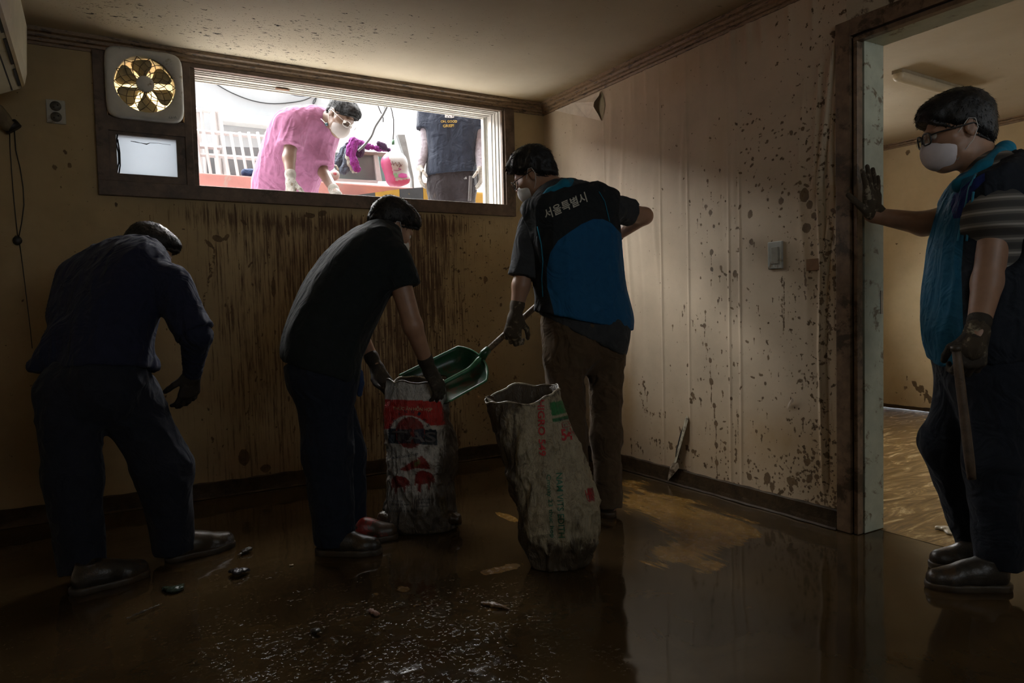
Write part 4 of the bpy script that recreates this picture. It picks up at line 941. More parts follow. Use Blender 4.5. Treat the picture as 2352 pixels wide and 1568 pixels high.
def shoe(par, heel, toe, mat, sole, w=.046, hh=.075, nm='shoe', lift=0.0):
    heel = np.array(heel, float); toe = np.array(toe, float); heel[2] = toe[2] = lift; f = nrm(toe-heel); L = np.linalg.norm(toe-heel); l = np.cross((0, 0, 1), f); z = np.array([0, 0, 1.0])
    pt = lambda a, b_, c: heel+f*a*L+l*b_+z*c
    P = [C(pt(.16, 0, .042), pt(.42, 0, .046), .041, .043, k=.03), C(pt(.42, 0, .044), pt(.85, .004, .03), .044, .036, k=.03), C(pt(.70, -.012, .028), pt(.70, .014, .028), .034, k=.02), C(pt(.18, 0, .06), pt(.22, 0, hh+.03), .040, .043, k=.02), C(pt(.30, 0, .06), pt(.55, 0, .055), .036, .026, k=.03)]
    P.append(C(pt(.2, 0, hh+.045), pt(.2, 0, hh+.09), .034, k=.004, sub=True))
    o, V, Fq = solid(nm, P, .005, mat, par, clips=[(pt(0, 0, .004), (0, 0, -1)), (pt(0, 0, hh+.03), (0, 0, 1))])
    so, _, _ = solid('sole', [C(pt(.13, 0, .012), pt(.5, 0, .012), .044, .044, k=.02), C(pt(.5, 0, .012), pt(.86, .003, .012), .046, .038, k=.02), C(pt(.68, -.014, .012), pt(.68, .016, .012), .038, k=.02)], .005, sole, o, clips=[(pt(0, 0, .022), (0, 0, 1)), (pt(0, 0, -.006), (0, 0, -1))])
    t = MB()
    for i in range(4):
        a = .40+.075*i; zt = .089-.010*i
        t.tube([pt(a, -.026, zt-.014), pt(a+.01, 0, zt), pt(a+.04, .026, zt-.016)], .0028, 5)
    t.build('laces', STRAP if mat.get('pale') else FRAME, o)
    return o
SH_D = mk('muddy_shoe', (.030, .024, .018), .35, .4, 30, .4, 90, mud=.4); SH_G = mk('grey_shoe', (.16, .15, .15), .35, .3, 30, .3, 90, mud=.5, mudcol=(.05, .035, .02)); SH_R = mk('red_shoe', (.30, .03, .02), .4, .3, 30, .3, 90, mud=.5, mudcol=(.05, .03, .015)); SOLE = mk('dirty_sole', (.06, .045, .03), .5, .4, 20, mud=.5)

# ---------------------------------------------------------------- bent man at the left, seen from behind
lat = mixv(.82, 0, -.57); lat2 = mixv(.84, -.02, -.54)
T = [(at(222, 905, 2.80), lat, .085, .112), (at(226, 840, 2.81), lat, .085, .118), (at(236, 745, 2.87), lat2, .088, .118), (at(258, 668, 2.94), lat2, .115, .105), (at(285, 615, 3.0), lat2, .130, .085), (at(318, 588, 3.05), lat2, .03, .06)]
armsL = [(at(390, 652, 2.90), at(450, 770, 2.86), at(442, 858, 2.98)), (at(190, 645, 3.10), at(215, 770, 3.28), at(300, 830, 3.36))]
fR = onZ(382, 1288, 0), onZ(508, 1258, 0); fL = onZ(165, 1352, 0), onZ(248, 1330, 0)
legsL = [(at(158, 905, 2.74), at(166, 1095, 2.70), at(190, 1305, 2.68), fL[1]), (at(292, 910, 2.86), at(376, 1075, 2.88), at(400, 1255, 2.93), fR[1])]
hdL = Head(at(340, 582, 3.16), mixv(.78, -.50, .38), mixv(.45, .72, .45), 1.0)
SHN = cloth('navy_jersey', (.019, .022, .046), fold=.5); TRN = cloth('dark_trousers', (.020, .022, .032), fold=.5); 
pL = person('person bent over at the left in a navy shirt, seen from behind', T, hdL, armsL, legsL, SK, aw=1.0)
hdL.hair(pL, HAIR, .015, low=-.055, seed=2, length=.018)
hemn = nrm(np.array(T[0][0])-np.array(T[2][0]))
tee(pL, T, armsL, SHN, .016, (.97, .9), (.082, .075), hem=(at(210, 853, 2.80), nrm(hemn+np.array([0, 0, -.5]))), extra=[C(at(150, 780, 2.78), at(86, 842, 2.76), .06, .035, k=.06), C(at(300, 800, 2.86), at(335, 845, 2.86), .05, .05, k=.05), C(at(180, 640, 3.0), at(160, 720, 2.9), .08, .07, k=.05)], fold=[(.010, nrm(np.array(T[4][0])-np.array(T[1][0])), 20, 5, 3)])
solid('arm_cover', [C(armsL[0][0], armsL[0][1], .06, .056, k=.03), C(armsL[0][1], armsL[0][2], .058, .036, k=.03)], .006, SHN, pL, fold=(.006, nrm(np.array(armsL[0][2])-np.array(armsL[0][1])), 30, 50, 4))
pants(pL, T, legsL, TRN, [(.118, .096, .078), (.122, .104, .082)], (at(215, 835, 2.8), -hemn), fold=(.010, (0, 0, 1), 14, 9, 6))
glove(pL, GLOVE_D, armsL[0][2], mixv(-.28, -.9, .2), mixv(-.75, .1, .6), mixv(-.5, -.1, -.8), curl=.42, arm=armsL[0][1], sc=1.05)
glove(pL, GLOVE_D, armsL[1][2], mixv(.35, -.85, .2), mixv(.5, 0, -.8), mixv(-.6, 0, .6), curl=.6, arm=armsL[1][1])
shoe(pL, fL[0]-(.0, .06, 0), fL[0]-(.0, .06, 0)+nrm(mixv(.6, 0, .6))*.27, SH_D, SOLE); SH_G['pale'] = 1; shoe(pL, fR[0], fR[0]+nrm(fR[1]-fR[0])*.285, SH_G, SOLE)

# ---------------------------------------------------------------- man in black holding the bag open
lat = mixv(.37, 0, -.93); lat2 = mixv(.40, -.08, -.9)
T = [(at(738, 868, 3.03), lat, .075, .125), (at(733, 790, 3.04), lat, .075, .132), (at(778, 695, 3.10), lat2, .085, .138), (at(822, 622, 3.14), lat2, .105, .122), (at(856, 572, 3.18), lat2, .125, .078), (at(880, 545, 3.20), lat2, .02, .058)]
armsM = [(at(905, 600, 3.02), at(948, 748, 3.02), at(985, 848, 3.14)), (at(850, 600, 3.34), at(815, 742, 3.40), at(864, 842, 3.36))]
legsM = [(at(745, 880, 2.97), at(752, 1035, 2.93), at(770, 1238, 2.97), onZ(905, 1262, 0)), (at(735, 880, 3.12), at(788, 1040, 3.12), at(800, 1215, 3.14), onZ(895, 1238, 0))]
hdM = Head(at(899, 524, 3.22), mixv(.74, -.42, .52), mixv(.32, .93, .1), 1.0)
TEEB = cloth('black_cotton', (.016, .020, .021), fold=.35); TRB = cloth('blue_black_denim', (.016, .020, .032), fold=.45)
pM = person('person in a black T-shirt stooping to hold the red banded bag open', T, hdM, armsM, legsM, SK)
hdM.hair(pM, HAIR, .018, low=-.03, front=.045, seed=5, length=.022, over=.005); hdM.mask(pM, kind='flat'); hdM.straps(pM)
hemn = nrm(np.array(T[0][0])-np.array(T[1][0]))
tee(pM, T, armsM, TEEB, .013, (.42, .42), (.080, .082), hem=(at(735, 852, 3.03), nrm(hemn+mixv(-.15, 0, 0)*.4)), extra=[C(at(800, 720, 3.06), at(795, 780, 3.04), .10, .075, k=.06)], fold=(.007, nrm(np.array(T[3][0])-np.array(T[1][0])), 16, 5, 8))
pants(pM, T, legsM, TRB, [(.125, .098, .084), (.118, .096, .080)], (at(735, 835, 3.03), -hemn), fold=(.008, (0, 0, 1), 14, 8, 9))
t = MB(); t.tube([at(784, 793, 2.90), at(800, 796, 2.90), at(812, 800, 2.91)], .006, 6); t.build('belt_buckle', WIRE, pM)
solid('pocket_cloth', [C(at(826, 856, 3.0), at(831, 880, 3.0), .016, .011, k=.01), C(at(831, 880, 3.0), at(826, 905, 3.0), .011, .012, k=.01)], .005, cloth('blue_rag', (.03, .05, .11), fold=.6), pM)
glove(pM, GLOVE_D, armsM[0][2], mixv(.42, -.85, .15), mixv(-.75, -.3, .45), mixv(-.2, -.1, -.95)*-1, curl=.62, arm=armsM[0][1], sc=1.05)
glove(pM, GLOVE_D, armsM[1][2], mixv(.45, -.85, -.1), mixv(.65, .1, -.6), mixv(.3, -.1, .9)*-1, curl=.6, arm=armsM[1][1], sc=1.05)
SH_R['pale'] = 1
h0 = onZ(745, 1268, 0); shoe(pM, h0-mixv(1, 0, 0)*.03, h0+mixv(.98, 0, -.1)*.25, SH_D, SOLE); h0 = onZ(778, 1240, 0); shoe(pM, h0, h0+mixv(.95, 0, .05)*.26, SH_R, SOLE)

# ---------------------------------------------------------------- man in the blue vest with the shovel, back turned
lat = mixv(.88, .02, .47); lat2 = mixv(.86, .13, .47); lat3 = mixv(.86, .17, .45)
T = [(at(1346, 800, 3.42), lat, .088, .112), (at(1342, 725, 3.41), lat, .092, .112), (at(1330, 640, 3.40), lat2, .083, .110), (at(1320, 560, 3.40), lat2, .092, .108), (at(1314, 500, 3.40), lat3, .118, .090), (at(1306, 466, 3.40), lat3, .115, .058), (at(1288, 446, 3.41), lat3, .02, .055)]
armsV = [(at(1222, 520, 3.36), at(1197, 655, 3.34), at(1184, 724, 3.34)), (at(1408, 478, 3.46), at(1480, 496, 3.58), at(1400, 552, 3.72))]
legsV = [(at(1296, 830, 3.36), at(1304, 1000, 3.34), at(1326, 1168, 3.34), at(1318, 1150, 3.62)*(1, 1, 0)), (at(1392, 830, 3.46), at(1392, 1000, 3.42), at(1398, 1160, 3.40), at(1385, 1140, 3.64)*(1, 1, 0))]
hdV = Head(at(1226, 402, 3.45), mixv(-.86, -.42, .30), mixv(-.36, .92, .0), .98)
VB = cloth('vest_blue', (.010, .125, .30), fold=.5, spec=.3); VD = cloth('vest_black', (.014, .017, .020), fold=.4); VT = cloth('vest_teal', (.012, .15, .24), fold=.3); TG = cloth('charcoal_tee', (.045, .048, .052), fold=.5); TK = cloth('khaki_trousers', (.095, .062, .035), fold=.6, mud=.5)
pV = person('person in a blue and black vest gripping a shovel, back to the camera', T, hdV, armsV, legsV, SK, neck_r=.058)
hdV.hair(pV, HAIR, .021, low=-.07, front=.06, seed=8, length=.026, over=.008, curl=.016); hdV.mask(pV, kind='flat'); hdV.straps(pV); hdV.glasses(pV)
hemn = nrm(np.array(T[0][0])-np.array(T[2][0]))
tee(pV, T, armsV, TG, .010, (.86, .55), (.066, .072), hem=(at(1350, 776, 3.42), nrm(hemn+mixv(-.1, 0, 0)*.6)), fold=(.006, nrm(hemn), 20, 5, 11), extra=[C(at(1375, 700, 3.42), at(1385, 760, 3.42), .10, .115, k=.06)])
ov, VV, VF = solid('vest', torso_prims(T[1:-1], .026, .05)+[C(at(1230, 492, 3.325), at(1290, 456, 3.34), .066, .072, k=.05), C(at(1296, 452, 3.38), at(1402, 470, 3.44), .072, .072, k=.05), C(at(1340, 730, 3.41)-lat*.1, at(1340, 730, 3.41)+lat*.11, .138, k=.05), C(at(1335, 765, 3.41)-lat*.1, at(1345, 760, 3.41)+lat*.11, .13, k=.05),
      C(armsV[0][0]+mixv(-.5, .1, 0)*.03, armsV[0][0]*.6+armsV[0][1]*.4+mixv(-.8, 0, 0)*.03, .072, .070, k=.012, sub=True), C(armsV[1][0]+mixv(.6, -.1, 0)*.035, armsV[1][0]*.5+armsV[1][1]*.5, .078, .085, k=.012, sub=True)], .0062, [VD, VB], pV,
      clips=[(at(1350, 738, 3.41), nrm(np.array([0, 0, -1.0])+mixv(-.17, 0, 0)*.22)), (at(1300, 438, 3.40), nrm(np.array([0, 0, 1.0])+mixv(-.6, 0, 0)*.3))], fold=(.008, nrm(hemn), 18, 4, 12))
org = np.array(ORG[ov.name])
def pixel(P):
    v = np.asarray(P)-CAM; d = v@CF; return np.stack([1176+FPX*(v@CR)/d, 784-FPX*(v@CU)/d], -1)
def inpoly(Q, poly):
    x, y = Q[..., 0], Q[..., 1]; c = np.zeros(x.shape, bool); n = len(poly)
    for i in range(n):
        (x1, y1), (x2, y2) = poly[i], poly[(i+1) % n]
        c ^= ((y1 > y) != (y2 > y)) & (x < (x2-x1)*(y-y1)/(y2-y1+1e-9)+x1)
    return c
def polydist(Q, poly):
    d = np.full(Q.shape[:-1], 1e9); n = len(poly)
    for i in range(n):
        a_, b_ = np.array(poly[i], float), np.array(poly[(i+1) % n], float); ab = b_-a_
        t_ = np.clip(((Q-a_)@ab)/(ab@ab), 0, 1)[..., None]; d = np.minimum(d, np.linalg.norm(Q-a_-t_*ab, axis=-1))
    return np.where(inpoly(Q, poly), d, -d)
def panelmat(name, a, b_, fold=.5, spec=.3):
    """two cloths sewn together along a seam carried by the attribute 'panel'"""
    m, nt, bs, tc = newmat(name); f = step(nt, attr(nt, 'panel').outputs['Fac'], -.05, .05)
    c = mixc(nt, f, a, b_); c = mixc(nt, mth(nt, 'MULTIPLY', noise(nt, tc, 30, 4), .3), c, (0, 0, 0))
    nt.links.new(c, bs.inputs['Base Color']); bs.inputs['Roughness'].default_value = .8; bs.inputs['Specular IOR Level'].default_value = spec
    bump(nt, bs, mth(nt, 'ADD', noise(nt, tc, 9, 2, .5, 1.6), mth(nt, 'MULTIPLY', noise(nt, tc, 420, 2), .05)), fold, .05); return m
def setattr_(o, nm, val):
    a_ = o.data.attributes.new(nm, 'FLOAT', 'POINT'); a_.data.foreach_set('value', np.asarray(val, np.float32))
seam = [(1404, 512), (1385, 503), (1362, 503), (1335, 515), (1308, 533), (1282, 552), (1264, 580), (1256, 615), (1257, 660), (1268, 700), (1284, 770), (1470, 770), (1460, 690), (1430, 540)]
setattr_(ov, 'panel', np.clip(polydist(pixel(VV), seam)/10, -1, 1)); ov.data.materials.clear(); ov.data.materials.append(panelmat('vest_back', (.016, .019, .022), (.008, .105, .25)))
solid('vest_collar', [C(at(1238, 466, 3.285), at(1266, 443, 3.275), .022, .024, k=.02), C(at(1266, 443, 3.275), at(1297, 424, 3.295), .024, .024, k=.02), C(at(1297, 424, 3.295), at(1310, 422, 3.38), .024, .022, k=.02), C(at(1310, 422, 3.38), at(1300, 434, 3.49), .022, k=.02), C(at(1238, 466, 3.285), at(1226, 478, 3.40), .020, k=.02)], .005, VT, pV)
bV = BVHTree.FromPolygons([Vector(v) for v in VV], [tuple(f) for f in VF])
printtext(bV, '서울특별시', (1254, 505), (1350, 463), 24, 'lettering', mk('reflective_print', (.52, .50, .42), .5, .05), ov, .0035, bold=.018, updir=(-.30, -1))
printline(bV, [(1376, 440), (1389, 462), (1396, 490), (1401, 512)], .004, 'piping', VT, ov, .003)
printline(bV, [(1234, 520), (1243, 560), (1247, 600), (1244, 640), (1247, 690)], .004, 'piping', VT, ov, .003)
pants(pV, T, legsV, TK, [(.094, .084, .076), (.086, .072, .064)], (at(1345, 690, 3.42), (0, 0, 1)), fold=(.010, (0, 0, 1), 16, 10, 14), inf=.006)
solid('cargo_pocket', [C(at(1262, 790, 3.36), at(1268, 830, 3.36), .045, .05, k=.03, flat=(mixv(.9, 0, .2), .5))], .006, TK, pV, fold=(.008, (0, 0, 1), 30, 20, 2))
for i in (0, 1): h0 = np.array(legsV[i][2])*(1, 1, 0)+mixv(0, 0, -1)*.05; shoe(pV, h0, h0+mixv(-.25, 0, .95)*.27, SH_D, SOLE)
glove(pV, GLOVE, armsV[0][2], mixv(-.18, -.92, -.1), mixv(.35, -.1, .93), mixv(-.3, -.2, -.85), curl=1.0, arm=armsV[0][1], sc=1.05, thumb=.9)
glove(pV, GLOVE, armsV[1][2], mixv(-.8, -.35, .1), mixv(-.2, -.4, -.9), mixv(-.1, .9, .2), curl=1.0, arm=armsV[1][1], sc=1.05, thumb=.9)

# ---------------------------------------------------------------- man leaning on the doorway
lat = mixv(.3, 0, .95); lat2 = mixv(.3, 0, .95)
T = [(at(2262, 880, 2.55), lat, .065, .118), (at(2258, 790, 2.55), lat, .07, .135), (at(2262, 690, 2.56), lat, .078, .145), (at(2272, 570, 2.57), lat2, .098, .138), (at(2280, 480, 2.57), lat2, .125, .112), (at(2292, 430, 2.58), lat2, .135, .065), (at(2268, 395, 2.58), lat2, .02, .058)]
armsR = [(at(2292, 452, 2.38), at(2268, 648, 2.36), at(2243, 768, 2.29)), (at(2255, 478, 2.72), at(2122, 514, 2.82), None)]
wr_ = onY(2007, 494, 1.745); armsR[1] = (armsR[1][0], armsR[1][1], wr_)
legsR = [(at(2288, 890, 2.45), at(2286, 1060, 2.42), at(2300, 1290, 2.44), onZ(2150, 1345, 0)), (at(2240, 890, 2.62), at(2176, 1015, 2.64), at(2250, 1255, 2.66), onZ(2160, 1295, 0))]
hdR = Head(at(2199, 302, 2.60), mixv(-.95, -.20, .22), mixv(-.16, .98, 0), 1.08)
pR = person('person in a blue vest, mask and black glasses bracing a hand on the doorway', T, hdR, armsR, legsR, SK, neck_r=.062, aw=1.12)
hdR.hair(pR, HAIR, .017, low=-.075, front=.046, seed=13, length=.022, over=.003); hdR.mask(pR, mk('grey_mask', (.72, .66, .68), .8, .08, 20)); hdR.straps(pR); hdR.glasses(pR, FRAME, .003)
m, nt, b, tc = newmat('striped_polo')
w = nt.nodes.new('ShaderNodeTexWave'); w.wave_type = 'BANDS'; w.bands_direction = 'Z'; w.inputs['Scale'].default_value = 7.0; w.inputs['Distortion'].default_value = .3; nt.links.new(tc, w.inputs[0])
w2_ = nt.nodes.new('ShaderNodeTexWave'); w2_.wave_type = 'BANDS'; w2_.bands_direction = 'Z'; w2_.inputs['Scale'].default_value = 28; nt.links.new(tc, w2_.inputs[0])
c = ramp(nt, w.outputs[1], [(.0, (.060, .058, .056)), (.45, (.075, .072, .068)), (.55, (.15, .14, .125)), (.93, (.16, .15, .135)), (.97, (.34, .32, .29))])
nt.links.new(c, b.inputs['Base Color']); b.inputs['Roughness'].default_value = .9; POLO = m
hemn = np.array([0, 0, -1.0])
tee(pR, T, armsR, POLO, .008, (.40, .3), (.084, .088), hem=(at(2260, 815, 2.55), hemn), extra=[C(armsR[0][0], armsR[0][0]*.7+armsR[0][1]*.3, .078, .082, k=.05)])
ovR, VVR, VFR = solid('vest', torso_prims(T[1:-1], .024, .05)+[C(at(2235, 790, 2.50), at(2220, 835, 2.50), .14, .10, k=.05), C(armsR[0][0]+mixv(0, .35, 0)*.03, at(2270, 388, 2.50), .096, .088, k=.05), C(armsR[0][0]*.62+armsR[0][1]*.38+mixv(-.15, 0, -.9)*.075, armsR[0][0]*.40+armsR[0][1]*.60+mixv(-.1, 0, -.9)*.075, .076, .080, k=.012, sub=True), C(armsR[1][0]+mixv(.2, 0, .6)*.05, armsR[1][1], .07, .08, k=.012, sub=True)], .0062, VD, pR,
      clips=[(at(2200, 832, 2.5), nrm(np.array([0, 0, -1.0])+mixv(.6, 0, 0)*.12)), (at(2285, 362, 2.57), nrm(np.array([0, 0, 1.0])+mixv(-.8, 0, 0)*.5))], fold=(.010, (0, 0, 1), 18, 4, 15))
front = [(2300, 330), (2225, 420), (2228, 470), (2215, 520), (2208, 620), (2212, 740), (2218, 840), (2100, 860), (2100, 330)]
setattr_(ovR, 'panel', np.clip(polydist(pixel(VVR), front)/10, -1, 1)); ovR.data.materials.clear(); ovR.data.materials.append(panelmat('vest_side', (.016, .021, .032), (.012, .14, .27)))
VN = cloth('vest_navy', (.018, .032, .16), fold=.4)
solid('vest_collar', [C(at(2205, 425, 2.46), at(2260, 385, 2.455), .022, .026, k=.02), C(at(2260, 385, 2.455), at(2308, 345, 2.53), .026, .030, k=.02), C(at(2308, 345, 2.53), at(2306, 345, 2.66), .030, .028, k=.02), C(at(2205, 425, 2.46), at(2196, 432, 2.60), .022, k=.02)], .005, VT, pR)
bR = BVHTree.FromPolygons([Vector(v) for v in VVR], [tuple(f) for f in VFR])
printpoly(bR, [(2262, 396), (2225, 418), (2190, 448), (2183, 470), (2190, 502), (2205, 500), (2222, 470), (2236, 440), (2262, 415)], 'chest_panel', VN, ovR, .006, 5)
for pts in [[(2243, 398), (2226, 430), (2218, 470), (2206, 520), (2198, 560)], [(2236, 440), (2230, 480), (2224, 520), (2219, 560)]]: printline(bR, pts, .0045, 'piping', mk('piping_cyan', (.03, .24, .38), .6), ovR, .005)
pants(pR, T, legsR, cloth('dark_slacks', (.016, .019, .027), fold=.5), [(.118, .092, .078), (.115, .088, .074)], (at(2260, 800, 2.55), (0, 0, 1)), fold=(.008, (0, 0, 1), 14, 8, 16))
glove(pR, GLOVE_D, armsR[0][2], mixv(-.22, -.96, -.05), mixv(.15, 0, .95), mixv(-.9, .1, -.1), curl=1.05, arm=armsR[0][1], sc=1.08, thumb=1.0)
solid('glove_cuff', [C(armsR[0][2]+nrm(armsR[0][1]-armsR[0][2])*.02, armsR[0][2]+mixv(-.3, -.9, 0)*.05, .036, .040, k=.02)], .004, GLOVE, pR, fold=(.005, mixv(-.3, -.9, 0), 70, 6, 3))
gh, _, _ = glove(pR, GLOVE, wr_+np.array([0, 0, -.012]), nrm(np.array([-.10, -.02, 1.0])), (0, 1.0, .02), (-1, 0, 0), curl=.05, arm=None, sc=1.10, spread=.17, thumb=.35)
solid('glove_cuff', [C(wr_+np.array([0, 0, .03]), wr_+nrm(armsR[1][1]-wr_)*.03, .030, .031, k=.02)], .004, GLOVE, pR)
h0 = onZ(2318, 1350, 0); shoe(pR, h0, h0+mixv(-1, 0, .12)*.275, SH_D, SOLE); h0 = onZ(2300, 1302, 0); shoe(pR, h0, h0+mixv(-1, 0, .1)*.255, SH_D, SOLE)

# ---------------------------------------------------------------- man in pink stooping outside the window
lat = mixv(-.62, 0, -.78); lat2 = mixv(-.62, -.02, -.78)
T = [(at(652, 465, 5.06), lat, .085, .120), (at(655, 425, 5.03), lat, .085, .122), (at(672, 372, 4.97), lat2, .088, .122), (at(692, 325, 4.91), lat2, .112, .112), (at(708, 292, 4.87), lat2, .135, .082), (at(732, 272, 4.85), lat2, .03, .06)]
armsP = [(at(672, 300, 4.74), at(664, 362, 4.70), at(668, 416, 4.66)), (at(738, 312, 5.0), at(738, 388, 4.93), at(772, 444, 4.74))]
zg = lambda p, q=AZ: np.array([p[0], p[1], q])
legsP = [(at(640, 470, 4.98), zg(at(655, 470, 4.92), AZ+.40), zg(at(640, 470, 4.98), AZ+.10), zg(at(670, 470, 4.85))), (at(668, 470, 5.12), zg(at(690, 470, 5.1), AZ+.40), zg(at(675, 470, 5.16), AZ+.10), zg(at(706, 470, 5.05)))]
hdP = Head(at(783, 268, 4.80), mixv(.66, -.62, -.42), mixv(.55, .78, -.15), 1.02)
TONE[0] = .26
PK = cloth('pink_cotton', (.72, .29, .52), fold=.4, fscale=8)
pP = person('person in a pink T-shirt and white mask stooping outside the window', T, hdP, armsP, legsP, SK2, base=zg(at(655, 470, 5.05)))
hdP.hair(pP, GREY_OUT, .016, low=-.05, front=.045, seed=21, length=.020, over=.008); hdP.mask(pP, mk('pale_mask', (.80, .72, .69), .8, .04, 20)); hdP.straps(pP); hdP.glasses(pP, WIRE, .0016)
tgm = mk('toggle_blue', (.05, .16, .22), .4)
for q in (.07, -.07): MB().sphere(hdP.p(.0, q, -.09), .012, 10).build('strap_toggle', tgm, pP)
t = MB(); t.tube([hdP.p(.0, -.07, -.09), hdP.p(-.05, -.085, -.085), hdP.p(-.09, -.07, -.11), hdP.p(-.11, 0, -.12), hdP.p(-.09, .07, -.11), hdP.p(0, .07, -.09)], .0022, 5); t.build('mask_cord', STRAP, pP)
tee(pP, T, armsP, PK, .016, (.62, .92), (.078, .088), hem=(at(655, 468, 5.05), (0, 0, -1)), fold=[(.009, mixv(.35, .93, 0), 20, 3, 22)], extra=[C(at(720, 360, 4.90), at(700, 430, 4.95), .075, .075, k=.06), C(at(735, 300, 4.9), at(735, 350, 4.92), .08, .07, k=.06)])
pants(pP, T, legsP, cloth('navy_work_trousers', (.03, .035, .06)), [(.12, .09, .075), (.12, .09, .075)], (at(655, 440, 5.05), (0, 0, 1)))
glove(pP, GLOVE_W, armsP[0][2], mixv(.0, -.98, -.1), mixv(.5, 0, .8), mixv(.7, 0, -.5), curl=.5, arm=armsP[0][1], sc=1.1)
glove(pP, GLOVE_W, armsP[1][2], mixv(.35, -.85, -.3), mixv(-.6, 0, .6), mixv(-.6, 0, -.6), curl=.5, arm=armsP[1][1], sc=1.1)
for l_ in legsP: h0 = zg(l_[2]); o = shoe(pP, h0, h0+mixv(.6, 0, -.75)*.27, SH_D, SOLE, lift=AZ)

# ---------------------------------------------------------------- man in the dark T-shirt standing further back
lat = mixv(-.97, .0, -.2)
T = [(at(1038, 430, 5.82), lat, .085, .10), (at(1038, 388, 5.82), lat, .085, .10), (at(1038, 335, 5.82), lat, .075, .10), (at(1038, 290, 5.82), lat, .100, .10), (at(1038, 258, 5.84), lat, .135, .072), (at(1038, 240, 5.85), lat, .03, .06)]
armsG = [(at(982, 262, 5.80), at(979, 330, 5.80), at(965, 382, 5.74)), (at(1096, 262, 5.86), at(1101, 332, 5.84), at(1104, 384, 5.76))]
legsG = [(at(1014, 440, 5.80), zg(at(1014, 470, 5.76), AZ+.46), zg(at(1014, 470, 5.8), AZ+.10), zg(at(1012, 470, 5.55))), (at(1062, 440, 5.84), zg(at(1062, 470, 5.8), AZ+.46), zg(at(1062, 470, 5.84), AZ+.10), zg(at(1066, 470, 5.6)))]
hdG = Head(at(1038, 180, 5.82), mixv(-.15, -.2, -.97), mixv(0, 1, -.1), 1.0)
TN = cloth('faded_navy_tee', (.045, .058, .092), fold=.45, mud=.1); TP = cloth('track_pants', (.060, .050, .055), fold=.5, mud=.12)
pG = person('person in a dark navy slogan T-shirt standing outside, head above the window', T, hdG, armsG, legsG, SK2, base=zg(at(1038, 470, 5.82)))
hdG.hair(pG, HAIR, .015, seed=31); hdG.mask(pG)
og, VG, FG = tee(pG, T, armsG, TN, .014, (.52, .52), (.082, .088), hem=(at(1038, 400, 5.8), nrm(np.array([0, 0, -1.0])+mixv(.4, 0, 0)*.1)), fold=(.008, (0, 0, 1), 18, 5, 32))
pants(pG, T, legsG, TP, [(.112, .088, .08), (.112, .088, .08)], (at(1038, 385, 5.8), (0, 0, 1)), fold=(.006, (0, 0, 1), 18, 6, 33), h=.008)
for i in (0, 1):
    s_, e_, w_ = armsG[i]; solid('arm_sleeve', [C(np.array(s_)*.4+np.array(e_)*.6, e_, .052, .048, k=.02), C(e_, w_, .048, .034, k=.02)], .0065, cloth('white_arm_cover', (.66, .60, .66), fold=.4), pG, fold=(.005, nrm(np.array(w_)-np.array(e_)), 16, 60, 34))
    glove(pG, GLOVE_W, w_, mixv(-.05 if i == 0 else .05, -.98, -.1), mixv(.9 if i == 0 else -.9, 0, .2), mixv(0, 0, -1), curl=.35, arm=e_, sc=1.0)
    h0 = zg(legsG[i][2]); shoe(pG, h0, h0+mixv(-.1, 0, -.95)*.27, SH_D, SOLE, lift=AZ)
bG = BVHTree.FromPolygons([Vector(v) for v in VG], [tuple(f) for f in FG])
yel = mk('print_yellow', (.80, .52, .03), .6, .05)
printtext(bG, 'OH, GOOD', (1012.5, 282.5), (1050, 282.5), 6.6, 'lettering', yel, og, .004, bold=.02)
printtext(bG, 'GRIEF!', (1017.5, 292.5), (1043, 291.5), 6.6, 'lettering', yel, og, .004, bold=.02)
wpr = mk('print_white', (.80, .80, .80), .6, .03)
printpoly(bG, [(1022, 258), (1043, 258), (1043, 270), (1037, 271), (1022, 270)], 'print_block', wpr, og, .0035, 3)
bprt = mk('print_black', (.02, .02, .03), .6)
for x, y in [(1025, 262), (1030, 264), (1036, 262), (1040, 266), (1027, 268), (1033, 268)]: printpoly(bG, [(x-1.6, y-1.6), (x+1.5, y-1), (x+1, y+1.6), (x-1.2, y+1.2)], 'print_fleck', bprt, og, .005, 4)
pgp = [c_ for c_ in pG.children if c_.name.startswith('trousers')][0]
vg = np.array([v.co for v in pgp.data.vertices])+np.array(ORG[pgp.name]); bGP = BVHTree.FromPolygons([Vector(v) for v in vg], [tuple(p.vertices) for p in pgp.data.polygons])
for dx in (0, 2.2, 4.4): printline(bGP, [(1066+dx, 409-dx*.7), (1067.6+dx, 412)], .004, 'pocket_mark', wpr, pgp, .002)
for dx in (0, 2.8, 5.6): printline(bGP, [(1078+dx, 404), (1077+dx, 430), (1075+dx, 468)], .0042, 'side_stripe', wpr, pgp, .001)

TONE[0] = 1.0
